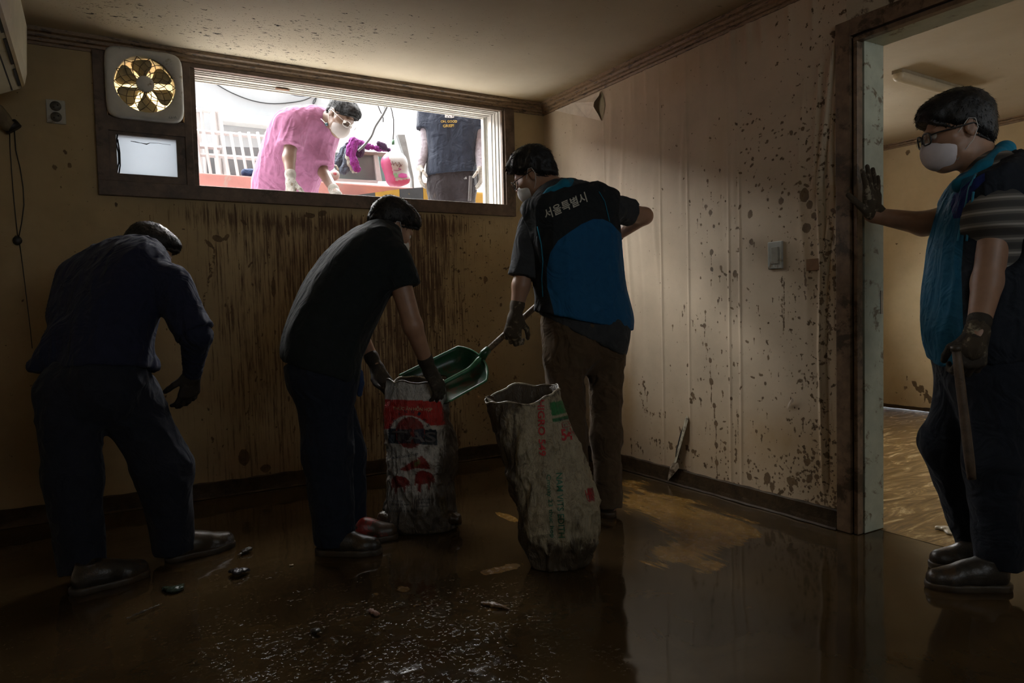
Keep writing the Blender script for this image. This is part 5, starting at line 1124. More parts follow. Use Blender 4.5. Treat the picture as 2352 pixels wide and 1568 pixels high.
# ================================================================== SACKS, SHOVEL, FITTINGS, SMALL THINGS
def sackmat(name, base, mudamt, rough=.42):
    m, nt, b, tc = newmat(name)
    pc_ = attr(nt, 'print').outputs['Color']
    wv = noise(nt, scaled(nt, tc, (160, 160, 60)), 1.0, 3)
    c = mixc(nt, mth(nt, 'MULTIPLY', wv, .35), pc_, (.02, .015, .01))
    dirt = noise(nt, scaled(nt, tc, (9, 9, 4.5)), 1.0, 9, .74, .7); lines = noise(nt, scaled(nt, tc, (34, 34, 4)), 1.0, 6, .7, 1.0)
    cz = mth(nt, 'ABSOLUTE', mth(nt, 'SUBTRACT', noise(nt, scaled(nt, tc, (11, 11, 6)), 1.0, 5, .6, 1.4), .5)); cz2 = mth(nt, 'ABSOLUTE', mth(nt, 'SUBTRACT', noise(nt, scaled(nt, tc, (26, 26, 12)), 1.0, 4, .6, .8), .5))
    am = attr(nt, 'mudd').outputs['Fac']
    f = step(nt, mth(nt, 'ADD', mth(nt, 'MULTIPLY', mth(nt, 'ADD', mth(nt, 'MULTIPLY', dirt, .55), mth(nt, 'MULTIPLY', lines, .45)), 1.0), mth(nt, 'MULTIPLY', am, .45)), .60-mudamt*.1, .76-mudamt*.1)
    f = mth(nt, 'MAXIMUM', f, mth(nt, 'MULTIPLY', mth(nt, 'MAXIMUM', mth(nt, 'SUBTRACT', 1.0, step(nt, cz, .0, .015)), mth(nt, 'SUBTRACT', 1.0, step(nt, cz2, .0, .016))), .5))
    c = mixc(nt, mth(nt, 'MULTIPLY', f, .94), c, (.045, .028, .013))
    nt.links.new(c, b.inputs['Base Color']); b.inputs['Roughness'].default_value = rough; b.inputs['Specular IOR Level'].default_value = .5
    bump(nt, b, mth(nt, 'ADD', mth(nt, 'ADD', mth(nt, 'MULTIPLY', lines, .8), mth(nt, 'MULTIPLY', wv, .15)), mth(nt, 'ADD', mth(nt, 'MULTIPLY', cz, 1.6), mth(nt, 'MULTIPLY', cz2, 1.0))), .75, .016); return m
def sack(name, lv, d0, d1, ratio, mat, paint, label, rimfold, seed, tilt=0.0, res=(150, 210)):
    """open woven sack: lv = outline in the photograph (left, right, height) from rim to floor"""
    nv, nu = res; ys = np.array([l[2] for l in lv], float); t = (ys-ys[0])/(ys[-1]-ys[0]); vv = np.linspace(0, 1, nv)
    L = np.interp(vv, t, [l[0] for l in lv]); Rr = np.interp(vv, t, [l[1] for l in lv]); Y = np.interp(vv, t, ys); Dp = d0+(d1-d0)*vv
    th = np.linspace(0, 2*math.pi, nu, endpoint=False); rows = []
    fw = nrm(CF*np.array([1, 1, 0])); rt = nrm(np.cross(fw, (0, 0, 1)))
    def ringat(l, r, y, d, q, sc=1.0, dz=None):
        a = at(l, y, d); b_ = at(r, y, d); c = (a+b_)/2; hw = np.linalg.norm(b_-a)/2*sc; ax_ = nrm(b_-a)
        cs = np.sign(np.cos(th))*np.abs(np.cos(th))**.8; sn = np.sign(np.sin(th))*np.abs(np.sin(th))**.8
        P = c+np.outer(cs*hw, ax_)+np.outer(sn*hw*q, fw)
        P[:, 2] += -tilt*(1-min(1, sc))*0
        if dz is not None: P[:, 2] += dz
        return P
    rim = .006*np.sin(th*3+seed)+.005*np.sin(th*5+1.3*seed)+.004*np.sin(th*9+seed*2)+np.array([rimfold(x) for x in th])
    inner = [ringat(L[0], Rr[0], Y[0], d0, ratio, s_, rim*w_-dz_) for s_, w_, dz_ in ((.30, .1, .20), (.62, .2, .17), (.80, .3, .14), (.86, .6, .08), (.90, .9, .03), (.945, 1.0, .004))]
    rows += inner
    for i in range(nv):
        P = ringat(L[i], Rr[i], Y[i], Dp[i], ratio*(1+.25*math.sin(math.pi*min(1, vv[i]*1.15))), 1.0, rim*max(0, 1-vv[i]/.18)**1.5)
        rows.append(P)
    V = np.array(rows)
    # folds and dents
    cen = V.mean(1, keepdims=True); out = V-cen; out[..., 2] = 0; out /= np.linalg.norm(out, axis=-1, keepdims=True)+1e-9
    n1 = vnoise(V*np.array([1, 1, .35]), 22, seed); n2 = vnoise(V*np.array([1, 1, .5])+V[..., [2, 0, 1]]*.25, 48, seed+2); n3 = vnoise(V+.3*V[..., [1, 2, 0]], 9, seed+5)
    disp = .028*(1-np.abs(2*n1-1)-.5)+.015*(1-np.abs(2*n2-1)-.5)+.026*(n3-.5)
    wgt = np.concatenate([np.full(len(inner), .35), np.clip(.35+vv*2.2, 0, 1)*np.clip((1-vv)/.05+.35, 0, 1)])[:, None]
    V = V+out*(disp*wgt)[..., None]; V[..., 2] = np.maximum(V[..., 2], .001)
    bot = V[-1].copy(); c = bot.mean(0); rows2 = [V, (c+(bot-c)*.93)[None]*np.array([1, 1, 0])+np.array([0, 0, -.0]), (c+(bot-c)*.5)[None]*np.array([1, 1, 0])]
    V = np.concatenate(rows2); nr = len(V); P = V.reshape(-1, 3)
    i = np.arange(nr-1)[:, None]*nu; k = np.arange(nu)[None]; Q = np.stack([i+k, i+(k+1) % nu, i+nu+(k+1) % nu, i+nu+k], -1).reshape(-1, 4)
    base = np.array([c[0], c[1], 0.0]); r_ = root(name, base, label, 'sack')
    me = mesh_np('sack_body', P-base, Q, mat); o = put('sack_body', me, r_); ORG[o.name] = tuple(base)
    N = vnormals(P, Q)
    if (N*(P-P.mean(0))).sum(1).mean() < 0: me.flip_normals(); N = -N
    tocam = ((CAM-P)*N).sum(1) > 0; px = pixel(P); colr, mud_ = paint(P, px, tocam & (np.repeat(np.arange(nr), nu) >= len(inner)), np.repeat(np.arange(nr), nu) < len(inner))
    a_ = me.attributes.new('print', 'FLOAT_COLOR', 'POINT'); a_.data.foreach_set('color', np.concatenate([colr, np.ones((len(colr), 1))], 1).astype(np.float32).ravel())
    setattr_(o, 'mudd', mud_)
    t_ = MB(); rp_ = V[len(inner)]; t_.tube([*(rp_), rp_[0], rp_[1]], .0042, 6); t_.build('rim', mk('rim_'+name, (.42, .36, .26), .35, .3, 40, mud=.5), r_)
    return r_, o, BVHTree.FromPolygons([Vector(v) for v in P], [tuple(q) for q in Q])
def fillc(colr, msk, c): colr[msk] = c
# ---- sack with the red band
def paint1(P, px, front, inn):
    c = np.tile(np.array([.58, .55, .50]), (len(P), 1)); md = np.full(len(P), .10)
    q = px
    def pg(poly, col): fillc(c, front & inpoly(q, poly), col)
    pg([(880, 917), (1012, 921), (1034, 975), (990, 978), (972, 965), (955, 956), (938, 953), (920, 956), (905, 966), (895, 985), (880, 985)], (.55, .020, .014))
    pg([(892, 984), (1003, 986), (1005, 1022), (892, 1018)], (.016, .03, .045))
    cc = np.hypot((q[:, 0]-942)/34, (q[:, 1]-993)/36); fillc(c, front & (cc < 1), (.24, .025, .02)); fillc(c, front & (cc < .96) & (q[:, 1] > 985) & (q[:, 1] < 1018) & (np.abs(q[:, 0]-928) < 16), (.03, .02, .03)); fillc(c, front & (cc < .96) & (q[:, 1] > 985) & (q[:, 1] < 1018) & (np.abs(q[:, 0]-964) < 14), (.02, .025, .05))
    pg([(918, 1078), (945, 1060), (970, 1046), (985, 1066), (990, 1078), (955, 1074), (935, 1082)], (.30, .025, .02))
    pg([(952, 1062), (965, 1052), (962, 1070), (952, 1073)], (.20, .18, .06))
    bull = [(0, 12), (3, 4), (10, 0), (22, 1), (33, 5), (41, 12), (43, 22), (40, 27), (36, 22), (33, 24), (32, 40), (28, 40), (27, 27), (18, 27), (13, 30), (12, 44), (8, 44), (7, 30), (3, 26), (2, 34), (0, 34)]
    pg([(899+x, 1092+y*.98) for x, y in bull], (.26, .018, .015)); pg([(953+x*1.08, 1080+y*1.15) for x, y in bull], (.28, .018, .015))
    pg([(1008, 1142), (1022, 1138), (1030, 1170), (1026, 1192), (1014, 1186)], (.48, .33, .03))
    md = md+.75*np.clip((q[:, 0]-1005+(q[:, 1]-1000)*.05)/35, 0, 1)*front+.55*np.clip((q[:, 1]-1165)/40, 0, 1)+.30*np.clip((q[:, 1]-1030)/120, 0, 1)+.25*np.clip((890-q[:, 1])/30, 0, 1)
    md[~front] = .55; md[inn] = .9
    return c, md
lv1 = [(892, 1018, 872), (889, 1022, 890), (887, 1026, 930), (890, 1034, 985), (895, 1042, 1030), (899, 1043, 1075), (898, 1036, 1105), (892, 1040, 1140), (886, 1046, 1180), (884, 1050, 1205)]
s1, s1o, bv1 = sack('feed_sack', lv1, 3.25, 3.27, .72, sackmat('feed_sack_weave', None, .28), paint1, 'muddy white feed sack with red band and bulls, held open by the stooping man', lambda x: 0.0, 3)
crm = mk('print_cream', (.48, .40, .24), .6); nvy = mk('print_dark', (.02, .03, .05), .6)
printtext(bv1, 'THỨC ĂN HỖN HỢP', (902, 943), (993, 946), 13, 'lettering', crm, s1o, .003, bold=.01)
for i, ch in enumerate('THUCANGIASUC'):   # words bent round the arch
    a = math.radians(200-i*20); x, y = 940+42*math.cos(a), 992-40*math.sin(a)-(4 if 3 < i < 8 else 0); t_ = nrm(np.array([math.sin(a), math.cos(a)]))
    if a > 0: printtext(bv1, ch, (x-t_[0]*3, y-t_[1]*3), (x+t_[0]*3, y+t_[1]*3), 7.5, 'lettering', nvy, s1o, .003)
printtext(bv1, 'TAS', (900, 1013), (1001, 1016), 24, 'lettering', mk('print_pale', (.10, .09, .09), .6), s1o, .003, bold=.02)
printtext(bv1, 'DÙNG CHO BÒ THỊT', (901, 1056), (962, 1047), 8, 'lettering', nvy, s1o, .003)
for (x0, x1, y) in [(900, 925, 1152), (898, 940, 1160), (896, 930, 1168), (895, 945, 1176), (962, 990, 1148), (960, 986, 1156), (958, 984, 1164)]:
    printtext(bv1, random.choice(['protein 16 min', 'xo tho 8 max', 'do am 14 max']), (x0, y), (x1, y), 4.5, 'lettering', nvy, s1o, .003)
# twisted bottom corners
for nm_, pts, r in [('sack_corner', [(892, 1188), (880, 1186), (868, 1194)], [.026, .017, .010]), ('sack_corner', [(1036, 1188), (1048, 1190), (1056, 1200)], [.03, .018, .010])]:
    Pp = [at(x, y, 3.20) for x, y in pts]; oo, Vc, _ = solid(nm_, [C(Pp[i], Pp[i+1], r[i], r[i+1], k=.02) for i in range(2)], .006, mk('sack_corner_white', (.34, .33, .31), .35, .2, 20, .5, 60, mud=.7), s1, fold=(.010, (0, 0, 1), 60, 20, 7), clips=[((0, 0, .003), (0, 0, -1))])
# ---- tall sack with green and red print
def paint2(P, px, front, inn):
    c = np.tile(np.array([.44, .37, .245]), (len(P), 1)); md = np.full(len(P), .14); q = px
    def pg(poly, col): fillc(c, front & inpoly(q, poly), col)
    pg([(1262, 925), (1298, 917), (1306, 948), (1268, 956)], (.02, .21, .05)); pg([(1268, 961), (1308, 953), (1311, 961), (1271, 969)], (.02, .16, .05))
    pg([(1349, 1122), (1362, 1118), (1366, 1150), (1352, 1152)], (.30, .03, .03))
    md = md+.55*np.clip((1210-q[:, 0]+(q[:, 1]-1000)*.16)/70, 0, 1)+.5*np.clip((q[:, 1]-1225)/60, 0, 1)+.45*np.clip((965-q[:, 1]+(q[:, 0]-1150)*-.25)/60, 0, 1)
    md[~front] = .5; md[inn] = .8
    return c, md
lv2 = [(1116, 1284, 904), (1124, 1292, 935), (1140, 1304, 975), (1152, 1318, 1015), (1163, 1334, 1055), (1168, 1346, 1090), (1176, 1356, 1125), (1186, 1367, 1160), (1196, 1366, 1200), (1206, 1360, 1245), (1214, 1346, 1285), (1222, 1336, 1303)]
s2, s2o, bv2 = sack('fertiliser_sack', lv2, 2.86, 2.74, .62, sackmat('fertiliser_sack_weave', None, .35), paint2, 'tall brown smeared sack with green block and red 549, before the shovel man', lambda x: .026*math.cos(x)+.020*math.sin(x), 9)
rd = mk('print_red', (.42, .028, .03), .6); grn = mk('print_forest', (.03, .13, .075), .6)
printtext(bv2, '549', (1291, 1013), (1330, 1008), 28, 'lettering', rd, s2o, .003, bold=.03)
for pts in [[(1290, 970), (1312, 965), (1315, 977), (1293, 982), (1290, 970)], [(1294, 976), (1312, 972)]]: printline(bv2, pts, .0012, 'frame_line', rd, s2o, .002)
printtext(bv2, 'Minh Hoa', (1288, 967), (1310, 962), 5, 'lettering', nvy, s2o, .003)
def vtext(bv, s_, p0, p1, h_, mat, par, bold=.02):   # words that run down the cloth
    printtext(bv, s_, p0, p1, h_, 'lettering', mat, par, .003, bold=bold)
vtext(bv2, 'HIGRO 549', (1234, 918), (1238, 1047), 16, rd, s2o)
vtext(bv2, 'NAM VITS EDITH', (1277, 1086), (1283, 1235), 15, grn, s2o, .01); vtext(bv2, 'Cmnay 23 thuc hop', (1252, 1090), (1262, 1235), 13, grn, s2o, .01)
printtext(bv2, 'HH', (1349, 1146), (1363, 1142), 22, 'lettering', rd, s2o, .003, bold=.03)
ft = [at(x, y, d) for x, y, d in [(1124, 922, 2.82), (1114, 912, 2.81), (1122, 908, 2.84), (1134, 910, 2.84), (1142, 926, 2.82)]]
MB().prism(ft, mixv(0, 0, 1)*.003).build('torn_flap', mk('torn_film', (.40, .38, .32), .35, .2, 30, mud=.4), s2)

# ---- green plastic scoop shovel
sh = root('scoop_shovel', at(1107, 815, 3.34), 'green plastic scoop shovel tipping mud into the red banded sack', 'shovel')
q00, q01, q10, q11 = at(1052, 796, 3.44), at(1117, 874, 3.26), at(917, 862, 3.34), at(1033, 921, 3.16)     # back/tip, far rim/near rim
dn = mixv(-.22, -.62, .62)
NS, NT = 40, 44; Vs = []
for i in range(NT+1):
    t_ = i/NT
    for j in range(NS+1):
        s_ = j/NS; back = q00*(1-s_)+q01*s_; tip = q10*(1-s_)+q11*s_
        bow = nrm(q00-q10)*.055*(1-abs(2*s_-1)**2.4)*(1-t_)**3
        dep = .075*(1-abs(2*s_-1)**5)*(1-max(0, 1-t_*5)**2.2)*(1-.25*t_)
        Vs.append(back*(1-t_)+tip*t_+bow+dn*dep)
GRN = mk('green_plastic', (.011, .058, .026), .32, .25, 14, .15, 60, mud=.35, mscale=12); GRL = mk('green_rim_highlight', (.05, .17, .08), .35, .3, 30)  # lighter green on rim and rib puts the rim's highlights into the colour
me = mesh_np('scoop', np.array(Vs)-np.array(ORG[sh.name]), grid(NT+1, NS+1), GRN); o = put('scoop', me, sh); md = o.modifiers.new('thick', 'SOLIDIFY'); md.thickness = .004
t = MB(); edge = [Vs[i*(NS+1)] for i in range(NT, -1, -1)]+[Vs[j] for j in range(1, NS+1)]+[Vs[i*(NS+1)+NS] for i in range(1, NT+1)]
t.tube(edge, .0052, 7); t.build('rim', GRL, sh)
sock = Vs[NS//2]+dn*.004
t = MB(); mid = [Vs[i*(NS+1)+NS//2]-dn*(.030*(1-i/NT)**.7+.004) for i in range(2, NT-4)]; t.tube([sock-dn*.012]+mid, [.013*(1-.5*i/len(mid)) for i in range(len(mid)+1)], 8); t.build('rib', GRL, sh)
hs, he = at(1112, 811, 3.36), at(1402, 549, 3.735)
t = MB(); t.tube([sock, hs+(he-hs)*.0, hs+(he-hs)*.03], [.020, .021, .019], 12); t.build('socket', GRN, sh)
t = MB(); t.tube([hs+(he-hs)*k for k in np.linspace(.0, 1.12, 8)], .0145, 12); t.build('handle', mk('worn_wood', (.14, .095, .055), .5, .4, 12, .3, 90, mud=.4, stretch=(6, 6, 6)), sh)
t = MB()
for a, b_, n_ in [(.30, .75, 26), (.15, .5, 20)]:
    pass
solid('mud_load', [C(np.array(Vs[(NT-14)*(NS+1)+12])-dn*.005, np.array(Vs[(NT-8)*(NS+1)+26])-dn*.004, .030, .026, k=.03, flat=(dn, .5)), C(np.array(Vs[(NT-22)*(NS+1)+16])-dn*.0, np.array(Vs[(NT-10)*(NS+1)+20])-dn*.0, .028, .03, k=.03, flat=(dn, .5))], .006, mk('wet_mud', (.05, .03, .014), .2, .4, 20, .8, 40), sh, fold=(.008, (1, 0, 0), 40, 20, 4))

# ---- pole in the hand of the man in the doorway
wp = root('mud_pole', at(2228, 1085, 2.27), 'thin muddy wooden pole hanging from the hand of the doorway man', 'pole')
t = MB(); p0, p1 = at(2196, 800, 2.265), at(2232, 1100, 2.275); t.tube([p0+(p1-p0)*k for k in np.linspace(0, 1, 8)], [.013, .014, .0145, .014, .0145, .015, .015, .013], 10)
t.build('shaft', mk('pole_wood', (.105, .07, .045), .6, .4, 20, .4, 120, mud=.35), wp)
t = MB(); t.tube([p0+(p1-p0)*-.02, p0+(p1-p0)*.02], .016, 10); t.build('end_cap', SOLE, wp)

# ---- window fan
fan = root('window_fan', (.279, D-.03, 2.196), 'square grey window fan with a round lattice grille, left of the long window', 'fan')
FC = np.array([.281, D-.03, 2.193]); FRM = mk('fan_plastic', (.48, .47, .43), .5, .12, 10, .1, 60, mud=.2, mudcol=(.20, .15, .08)); FDK = mk('fan_grille', (.16, .125, .08), .5, .3, 30, mud=.3); FBL = mk('fan_blade', (.34, .29, .17), .5, .2, 12)
def sq(a, h, n=7.0): c_, s_ = math.cos(a), math.sin(a); r_ = (abs(c_)**n+abs(s_)**n)**(-1/n); return c_*r_*h, s_*r_*h
N_ = 96; t = MB(); prof_ = [('s', .178, .0), ('s', .179, -.030), ('s', .174, -.042), ('s', .165, -.046), ('c', .150, -.050), ('c', .146, -.044), ('c', .143, -.044), ('c', .139, -.034), ('c', .137, .02), ('c', .150, .02)]
V = []
for kind_, r_, y_ in prof_:
    for k in range(N_):
        a = 2*math.pi*k/N_; x_, z_ = sq(a, r_) if kind_ == 's' else (r_*math.cos(a), r_*math.sin(a)); V.append(FC+np.array([x_, y_, z_]))
F = [(i*N_+k, i*N_+(k+1) % N_, (i+1)*N_+(k+1) % N_, (i+1)*N_+k) for i in range(len(prof_)-1) for k in range(N_)]
t.add(V, F, 0, True); t.build('housing', FRM, fan)
t = MB(); K = 14; rr = [.036, .062, .088, .112, .140]; node = lambda i, k: FC+np.array([rr[i]*math.cos(2*math.pi*(k+.5*(i % 2))/K), -.040-.006*(1-i/4), rr[i]*math.sin(2*math.pi*(k+.5*(i % 2))/K)])
for i in range(4):
    for k in range(K):
        o_ = 0 if i % 2 == 0 else 1
        for dk in ((0, -1) if i % 2 == 0 else (0, 1)): t.tube([node(i, k), node(i+1, k+dk)], .0019, 4)
gl_ = t.build('grille', FDK, fan)
t = MB(); t.tube([FC+np.array([0, -.046, 0]), FC+np.array([0, -.052, 0]), FC+np.array([0, -.055, 0])], [.042, .041, .034], 28); t.build('grille_boss', FRM, fan)
t = MB(); t.tube([FC+np.array([0, .012, 0]), FC+np.array([0, -.022, 0])], .034, 20); t.build('hub', FBL, fan)
for b_ in range(6):
    a0 = math.radians(95+60*b_); V = []; F = []; n_, m_ = 9, 7
    for i in range(n_):
        r_ = .028+.106*i/(n_-1); hw = math.radians(25)*min(1, .42+.9*i/(n_-1))*(1 if i < n_-2 else (.92 if i == n_-2 else .7))
        for j in range(m_):
            u = j/(m_-1)*2-1; a = a0+hw*u; V.append(FC+np.array([r_*math.cos(a), -.004+.016*u, r_*math.sin(a)]))
    F = [tuple(x) for x in grid(n_, m_)]; t = MB().add(V, F, 0, True); o = t.build('blade', FBL, fan); md = o.modifiers.new('thick', 'SOLIDIFY'); md.thickness = .0025
m, nt, b, tc = newmat('yellowed_louvre'); tr = nt.nodes.new('ShaderNodeBsdfTranslucent'); tr.inputs[0].default_value = (.85, .72, .48, 1); nt.links.new(tr.outputs[0], nt.nodes['Material Output'].inputs[0]); LOUV = m
for i in range(6): t = MB().box((.135, D+.045, 2.05+.048*i), (.425, D+.048, 2.101+.048*i)); t.build('louvre', LOUV, fan)
t = MB(); t.tube([FC+np.array([.137*math.cos(a), -.035, .137*math.sin(a)]) for a in np.linspace(.35, 1.3, 12)], .004, 6); t.build('grille_clip', FDK, fan)
P = [onY(x, y, D-.0765) for x, y in [(386, 269), (391, 265), (388, 272), (393, 272), (394, 266), (396, 272), (399, 268), (400, 272), (403, 267), (405, 272)]]
MB().tube(P, .0011, 4).build('maker_script', M['groove'], fan)
t = MB(); t.tube([onY(x, y, D-.006) for x, y in [(271, 300), (267, 330), (272, 350), (273, 372), (268, 396), (273, 400), (276, 380), (275, 350), (270, 320)]], .0035, 6); t.build('fan_cord', blkc, fan)

# ---- wall socket, light switch
so_ = root('wall_socket', (-.1135, D, 2.023), 'double round wall socket on the dark wall left of the fan', 'socket')
IV = mk('aged_plastic', (.36, .34, .28), .5, .1, 20, mud=.3, mudcol=(.16, .12, .07)); SKD = mk('socket_dark', (.10, .09, .07), .5)
t = MB().box((-.154, D-.010, 1.966), (-.073, D+.002, 2.082), bev=.004); t.build('plate', IV, so_)
for z_ in (2.050, 1.998):
    c = np.array([-.1135, D-.0108, z_]); t = MB(); t.tube([c+np.array([0, .002, 0]), c+np.array([0, -.003, 0])], .024, 20); s_o = t.build('socket_face', SKD, so_)
    for dx in (-.009, .009): MB().tube([c+np.array([dx, -.0025, dx*.6]), c+np.array([dx, -.004, dx*.6])], .0035, 8).build('pin_hole', M['groove'], s_o)
sw_ = root('light_switch', (W, 2.222, 1.22), 'grey light switch plate on the splashed wall beside the doorway', 'switch')
SWM = mk('switch_plastic', (.40, .41, .37), .45, .1, 30, mud=.25, mudcol=(.2, .15, .09))
MB().box((W-.012, 2.183, 1.156), (W+.002, 2.263, 1.284), bev=.004).build('plate', SWM, sw_)
MB().box((W-.016, 2.201, 1.178), (W-.010, 2.240, 1.258), bev=.003).build('rocker', mk('rocker_plastic', (.33, .32, .27), .4, .1, 30, mud=.25, mudcol=(.2, .15, .09)), sw_)
# tape square, torn wallpaper pieces
p = onX(1868, 608, W-.012); tag(MB().box((W-.0065, p[1]-.04, p[2]-.025), (W-.003, p[1]+.04, p[2]+.028), bev=.001).build('tape_patch', mk('brown_tape', (.24, .125, .055), .4, .2, 20), origin=p), 'square of brown tape stuck on the splashed wall right of the switch', 'tape')
WPP = mk('loose_paper', (.55, .46, .35), .7, .15, 12); WPD = mk('paper_back', (.30, .25, .15), .8, .2, 12)
def torn(label, pts, offs, mats, nm='torn_wallpaper'):
    P = [onX(x, y, W-.004)+np.array([-o_, 0, 0]) for (x, y), o_ in zip(pts, offs)]
    t = MB(); c_ = np.mean(P, axis=0); V = P+[p_+np.array([-.0012, 0, 0]) for p_ in P]; n_ = len(P)
    t.add(V, [tuple(range(n_)), tuple(range(2*n_-1, n_-1, -1))]+[(i, (i+1) % n_, (i+1) % n_+n_, i+n_) for i in range(n_)])
    return tag(t.build(nm, mats, origin=P[0]), label, 'wallpaper')
torn('loose curled corner of wallpaper hanging under the ceiling moulding', [(1275, 254), (1320, 236), (1382, 211), (1381, 222), (1375, 236), (1373, 246), (1378, 262), (1383, 278), (1350, 270), (1310, 262)], [.002, .004, .012, .02, .035, .034, .016, .004, .004, .003], WPP)
torn('dark torn slit behind the curled wallpaper corner', [(1383, 212), (1390, 240), (1384, 277), (1376, 255), (1374, 240)], [.001]*5, WPD, 'torn_slit')
torn('long torn strip of wallpaper hanging above the baseboard right of the shovel man', [(1579, 953), (1583, 962), (1576, 1005), (1568, 1030), (1563, 1058), (1556, 1068), (1549, 1072), (1556, 1040), (1566, 1000), (1574, 962)], [.004, .006, .022, .02, .03, .02, .012, .006, .004, .003], mk('strip_paper', (.40, .36, .26), .6, .2, 14, mud=.3))
torn('dark gap left by the long torn strip above the baseboard', [(1578, 957), (1575, 985), (1565, 1020), (1557, 1055), (1550, 1064), (1553, 1035), (1563, 995)], [.001]*7, M['groove'], 'torn_slit')
torn('crumpled end of the torn strip resting on the baseboard', [(1545, 1070), (1556, 1060), (1566, 1061), (1568, 1072), (1556, 1088), (1544, 1098), (1538, 1106), (1542, 1085)], [.018, .03, .03, .025, .03, .02, .018, .016], mk('crumple_paper', (.42, .34, .24), .6, .3, 30, mud=.4))
torn('small white tear in the wallpaper low on the splashed wall', [(1826, 911), (1827, 920), (1818, 930), (1809, 938), (1812, 926)], [.014, .01, .008, .002, .004], WPP)
a = [onY(x, y, D-.004) for x, y in [(1160, 489), (1177, 491), (1169, 499)]]; tag(MB().prism(a, (0, -.003, 0)).build('paper_scrap', WPP, origin=a[0]), 'pale triangular paper scrap under the right corner of the window frame', 'paper')
a = [onY(x, y, D-.006) for x, y in [(1160, 438), (1168, 424), (1176, 418), (1184, 436), (1190, 470), (1184, 492), (1174, 470), (1166, 446)]]
t = MB(); V = [p_+np.array([0, -(.002+.022*(i in (1, 2, 3, 4))), 0]) for i, p_ in enumerate(a)]; t.prism(V, (0, .001, 0)); tag(t.build('peeling_wallpaper', mk('peel_paper', (.40, .31, .17), .7, .2, 12), origin=a[0]), 'curled peeling wallpaper beside the window, left of the vest man', 'wallpaper')

# ---- air conditioner on the left wall
ac = root('air_conditioner', (X0, 3.0, 2.15), 'cream wall air conditioner high at the left edge', 'air conditioner')
YE = 3.92; pr = [onY(x, y, YE) for x, y in [(62, 60), (62, 171), (57, 196), (50, 203)]]+[onY(0, 217, YE)]
pr = [(p_[0], p_[2]) for p_ in pr]; pr.append((X0+.002, pr[-1][1]-.012)); pr.append((X0+.002, 2.375)); pr.insert(0, (pr[0][0]-.03, 2.375))
ACM = mk('cream_plastic', (.50, .44, .31), .4, .1, 8, mud=.12, mudcol=(.2, .13, .06)); ACD = mk('vent_dark', (.015, .014, .013), .6); ACY = mk('yellowed_seam', (.24, .16, .06), .5, .2, 10)
t = MB(); n_ = len(pr); V = [(x_, 1.2, z_) for x_, z_ in pr]+[(x_, YE, z_) for x_, z_ in pr]; t.add(V, [tuple(range(n_)), tuple(range(2*n_-1, n_-1, -1))]+[(i, (i+1) % n_, (i+1) % n_+n_, i+n_) for i in range(n_)]); t.build('body', ACM, ac, bevel=.004)
def acbar(pa, pb, w, nm, mat, lift=.003, y0=1.2, y1=YE-.02):
    """strip running along the unit, given at its far end in the photograph"""
    a_, b_ = onY(*pa, YE), onY(*pb, YE); d_ = nrm(np.array([b_[2]-a_[2], 0, -(b_[0]-a_[0])])); d_ = d_ if d_[0] > 0 or d_[2] < 0 else -d_
    if d_[2] > 0: d_ = -d_
    P = [np.array([a_[0], y0, a_[2]]), np.array([b_[0], y0, b_[2]]), np.array([b_[0], y1, b_[2]]), np.array([a_[0], y1, a_[2]])]
    MB().prism([p_+d_*lift for p_ in P], -d_*.006).build(nm, mat, ac)
acbar((56, 198), (50, 203), 0, 'seam', ACY)
for y0_, y1_ in [(3.62, 3.86), (3.25, 3.55), (2.85, 3.18), (2.45, 2.78)]: acbar((49.5, 203.3), (44, 204.6), 0, 'vent_slot', ACD, .004, y0_, y1_)
acbar((30, 208.5), (27, 209.4), 0, 'panel_gap', ACD, .002)
acbar((26, 209.6), (4, 216), 0, 'flap', ACM, .006, 1.2, YE-.10)
# pipe and cable under it
pp = root('drain_pipe', onY(0, 250, D-.06), 'wrapped drain pipe under the air conditioner', 'pipe')
t = MB(); t.tube([onY(x, y, D-.05) for x, y in [(-25, 240), (-8, 252), (6, 270), (18, 287), (27, 292)]], [.03, .031, .032, .031, .029], 10); t.build('pipe_wrap', mk('pipe_foam', (.17, .13, .075), .8, .3, 20), pp)
t = MB(); t.tube([onY(x, y, D-.035) for x, y in [(20, 284), (27, 291), (33, 298)]], .037, 10); t.build('wall_grommet', blk, pp)
tag(MB().tube([onY(x, y, D-.012) for x, y in [(22, 298), (23, 340), (27, 400), (32, 460), (37, 510), (41, 545)]], .002, 5).build('cable', blkc), 'thin dark cable hanging straight from the drain pipe', 'cable')
tag(MB().tube([onY(x, y, D-.012) for x, y in [(33, 300), (36, 345), (46, 385), (53, 430), (55, 470), (50, 510), (43, 545)]], .0023, 5).build('cable', blkc), 'looping dark cable bowing out below the drain pipe', 'cable')
cj = root('cable_joint', onY(40, 548, D), 'dark taped cable joint with a cable running down the left wall', 'cable')
a = onY(40, 552, D-.014); MB().sphere(a, (.020, .014, .022), 12).build('tape_wrap', blk, cj)
MB().tube([onY(x, y, D-.008) for x, y in [(45, 560), (52, 610), (58, 660), (64, 710), (70, 760), (74, 800)]], .0019, 5).build('tail', blkc, cj)

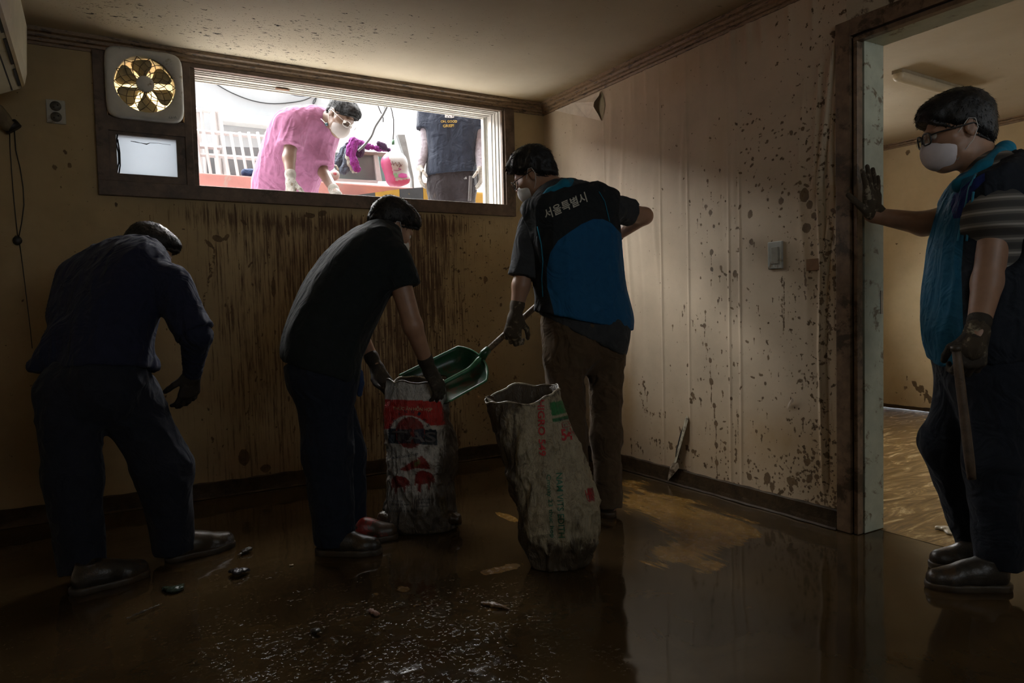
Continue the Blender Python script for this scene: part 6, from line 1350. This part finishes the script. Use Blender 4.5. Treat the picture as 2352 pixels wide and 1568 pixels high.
# ---- batten lamp on the next room's ceiling
lp = root('batten_lamp', (4.74, 2.635, H), 'white tube lamp fixed to the ceiling of the next room', 'lamp')
LPM = mk('lamp_plastic', (.55, .47, .33), .35, .08, 10)
a, b_ = onZ(2060, 173, H-.035), onZ(2210, 216, H-.035); u = nrm(b_-a)
t = MB(); t.tube([a, a+u*.02, b_-u*.02, b_], [.026, .036, .036, .026], 14, flat=1); t.build('cover', LPM, lp)
t = MB(); t.obox((a+b_)/2+np.array([0, 0, .025]), (u, np.cross((0, 0, 1), u), (0, 0, 1)), (np.linalg.norm(b_-a)/2, .032, .012)); t.build('base_plate', mk('lamp_base', (.30, .25, .17), .5), lp)

# ---- scraps lying in the mud
def debris(nm, label, cat, pts, r, mat, h=.004): 
    P = [onZ(x, y, 0)+np.array([0, 0, dz]) for x, y, dz in pts]
    o, _, _ = solid(nm, [C(P[i], P[i+1], r[i], r[i+1], k=.01, flat=((0, 0, 1), .4)) for i in range(len(P)-1)], h, mat, None, origin=P[0], clips=[((0, 0, -.002), (0, 0, -1))], fold=(.006, (0, 0, 1), 90, 40, 3)); return tag(o, label, cat)
WET = mk('wet_scrap', (.035, .032, .034), .12, .5, 40, .9, 90); LEAF = mk('wet_leaf', (.03, .045, .03), .25, .4, 40, .5, 80)
debris('plastic_scrap', 'shiny black plastic scrap lying in the mud left of the middle man', 'scrap', [(534, 1318, .012), (546, 1322, .018), (560, 1316, .012), (572, 1312, .006)], [.014, .018, .014, .006], WET)
debris('leaf_scrap', 'dark green leaf mush in the mud below the left man\'s shoe', 'leaf', [(378, 1352, .004), (396, 1358, .008), (410, 1356, .008), (420, 1344, .004)], [.012, .016, .014, .008], LEAF)
debris('twig', 'thin dark twig lying in the mud at the lower left', 'twig', [(292, 1424, .006), (330, 1408, .008), (372, 1390, .006)], [.004, .0045, .003], mk('twig_bark', (.05, .035, .02), .4))
debris('mud_clod', 'small clod of mud beside the tip of the left man\'s shoe', 'clod', [(560, 1268, .006), (572, 1266, .010), (548, 1276, .004)], [.012, .012, .006], mk('clod_mud', (.03, .02, .012), .3, .4, 40, .6, 60))
debris('tile_chip', 'small pinkish chip lying flat in the mud near the picture bottom', 'chip', [(853, 1404, .004), (866, 1412, .004)], [.010, .010], mk('chip_pink', (.24, .13, .09), .5, .2, 30))
debris('straw', 'pale straw lying in the mud left of the middle man\'s shoes', 'straw', [(646, 1300, .003), (670, 1298, .003), (694, 1296, .003)], [.0022, .0025, .002], mk('straw_pale', (.35, .30, .2), .4))
debris('mud_clod', 'dark clod of mud alone near the lower centre', 'clod', [(722, 1452, .006), (730, 1454, .010)], [.012, .010], mk('clod_dark', (.022, .018, .014), .3, .4, 40, .6, 60))
debris('leaf_scrap', 'pale torn leaf lying in the mud below the tall sack', 'leaf', [(1108, 1386, .003), (1135, 1392, .006), (1170, 1400, .003)], [.008, .011, .007], mk('leaf_tan', (.15, .085, .035), .4, .3, 30, .5, 80))
p = onX(2122, 1212, 2.9); q = onZ(2168, 1220, 0)
debris('paper_scrap', 'pale wet scrap on the floor just beyond the doorway', 'scrap', [(2156, 1214, .003), (2176, 1216, .004), (2180, 1226, .003)], [.016, .018, .012], mk('scrap_pale', (.40, .34, .24), .4, .2, 20))
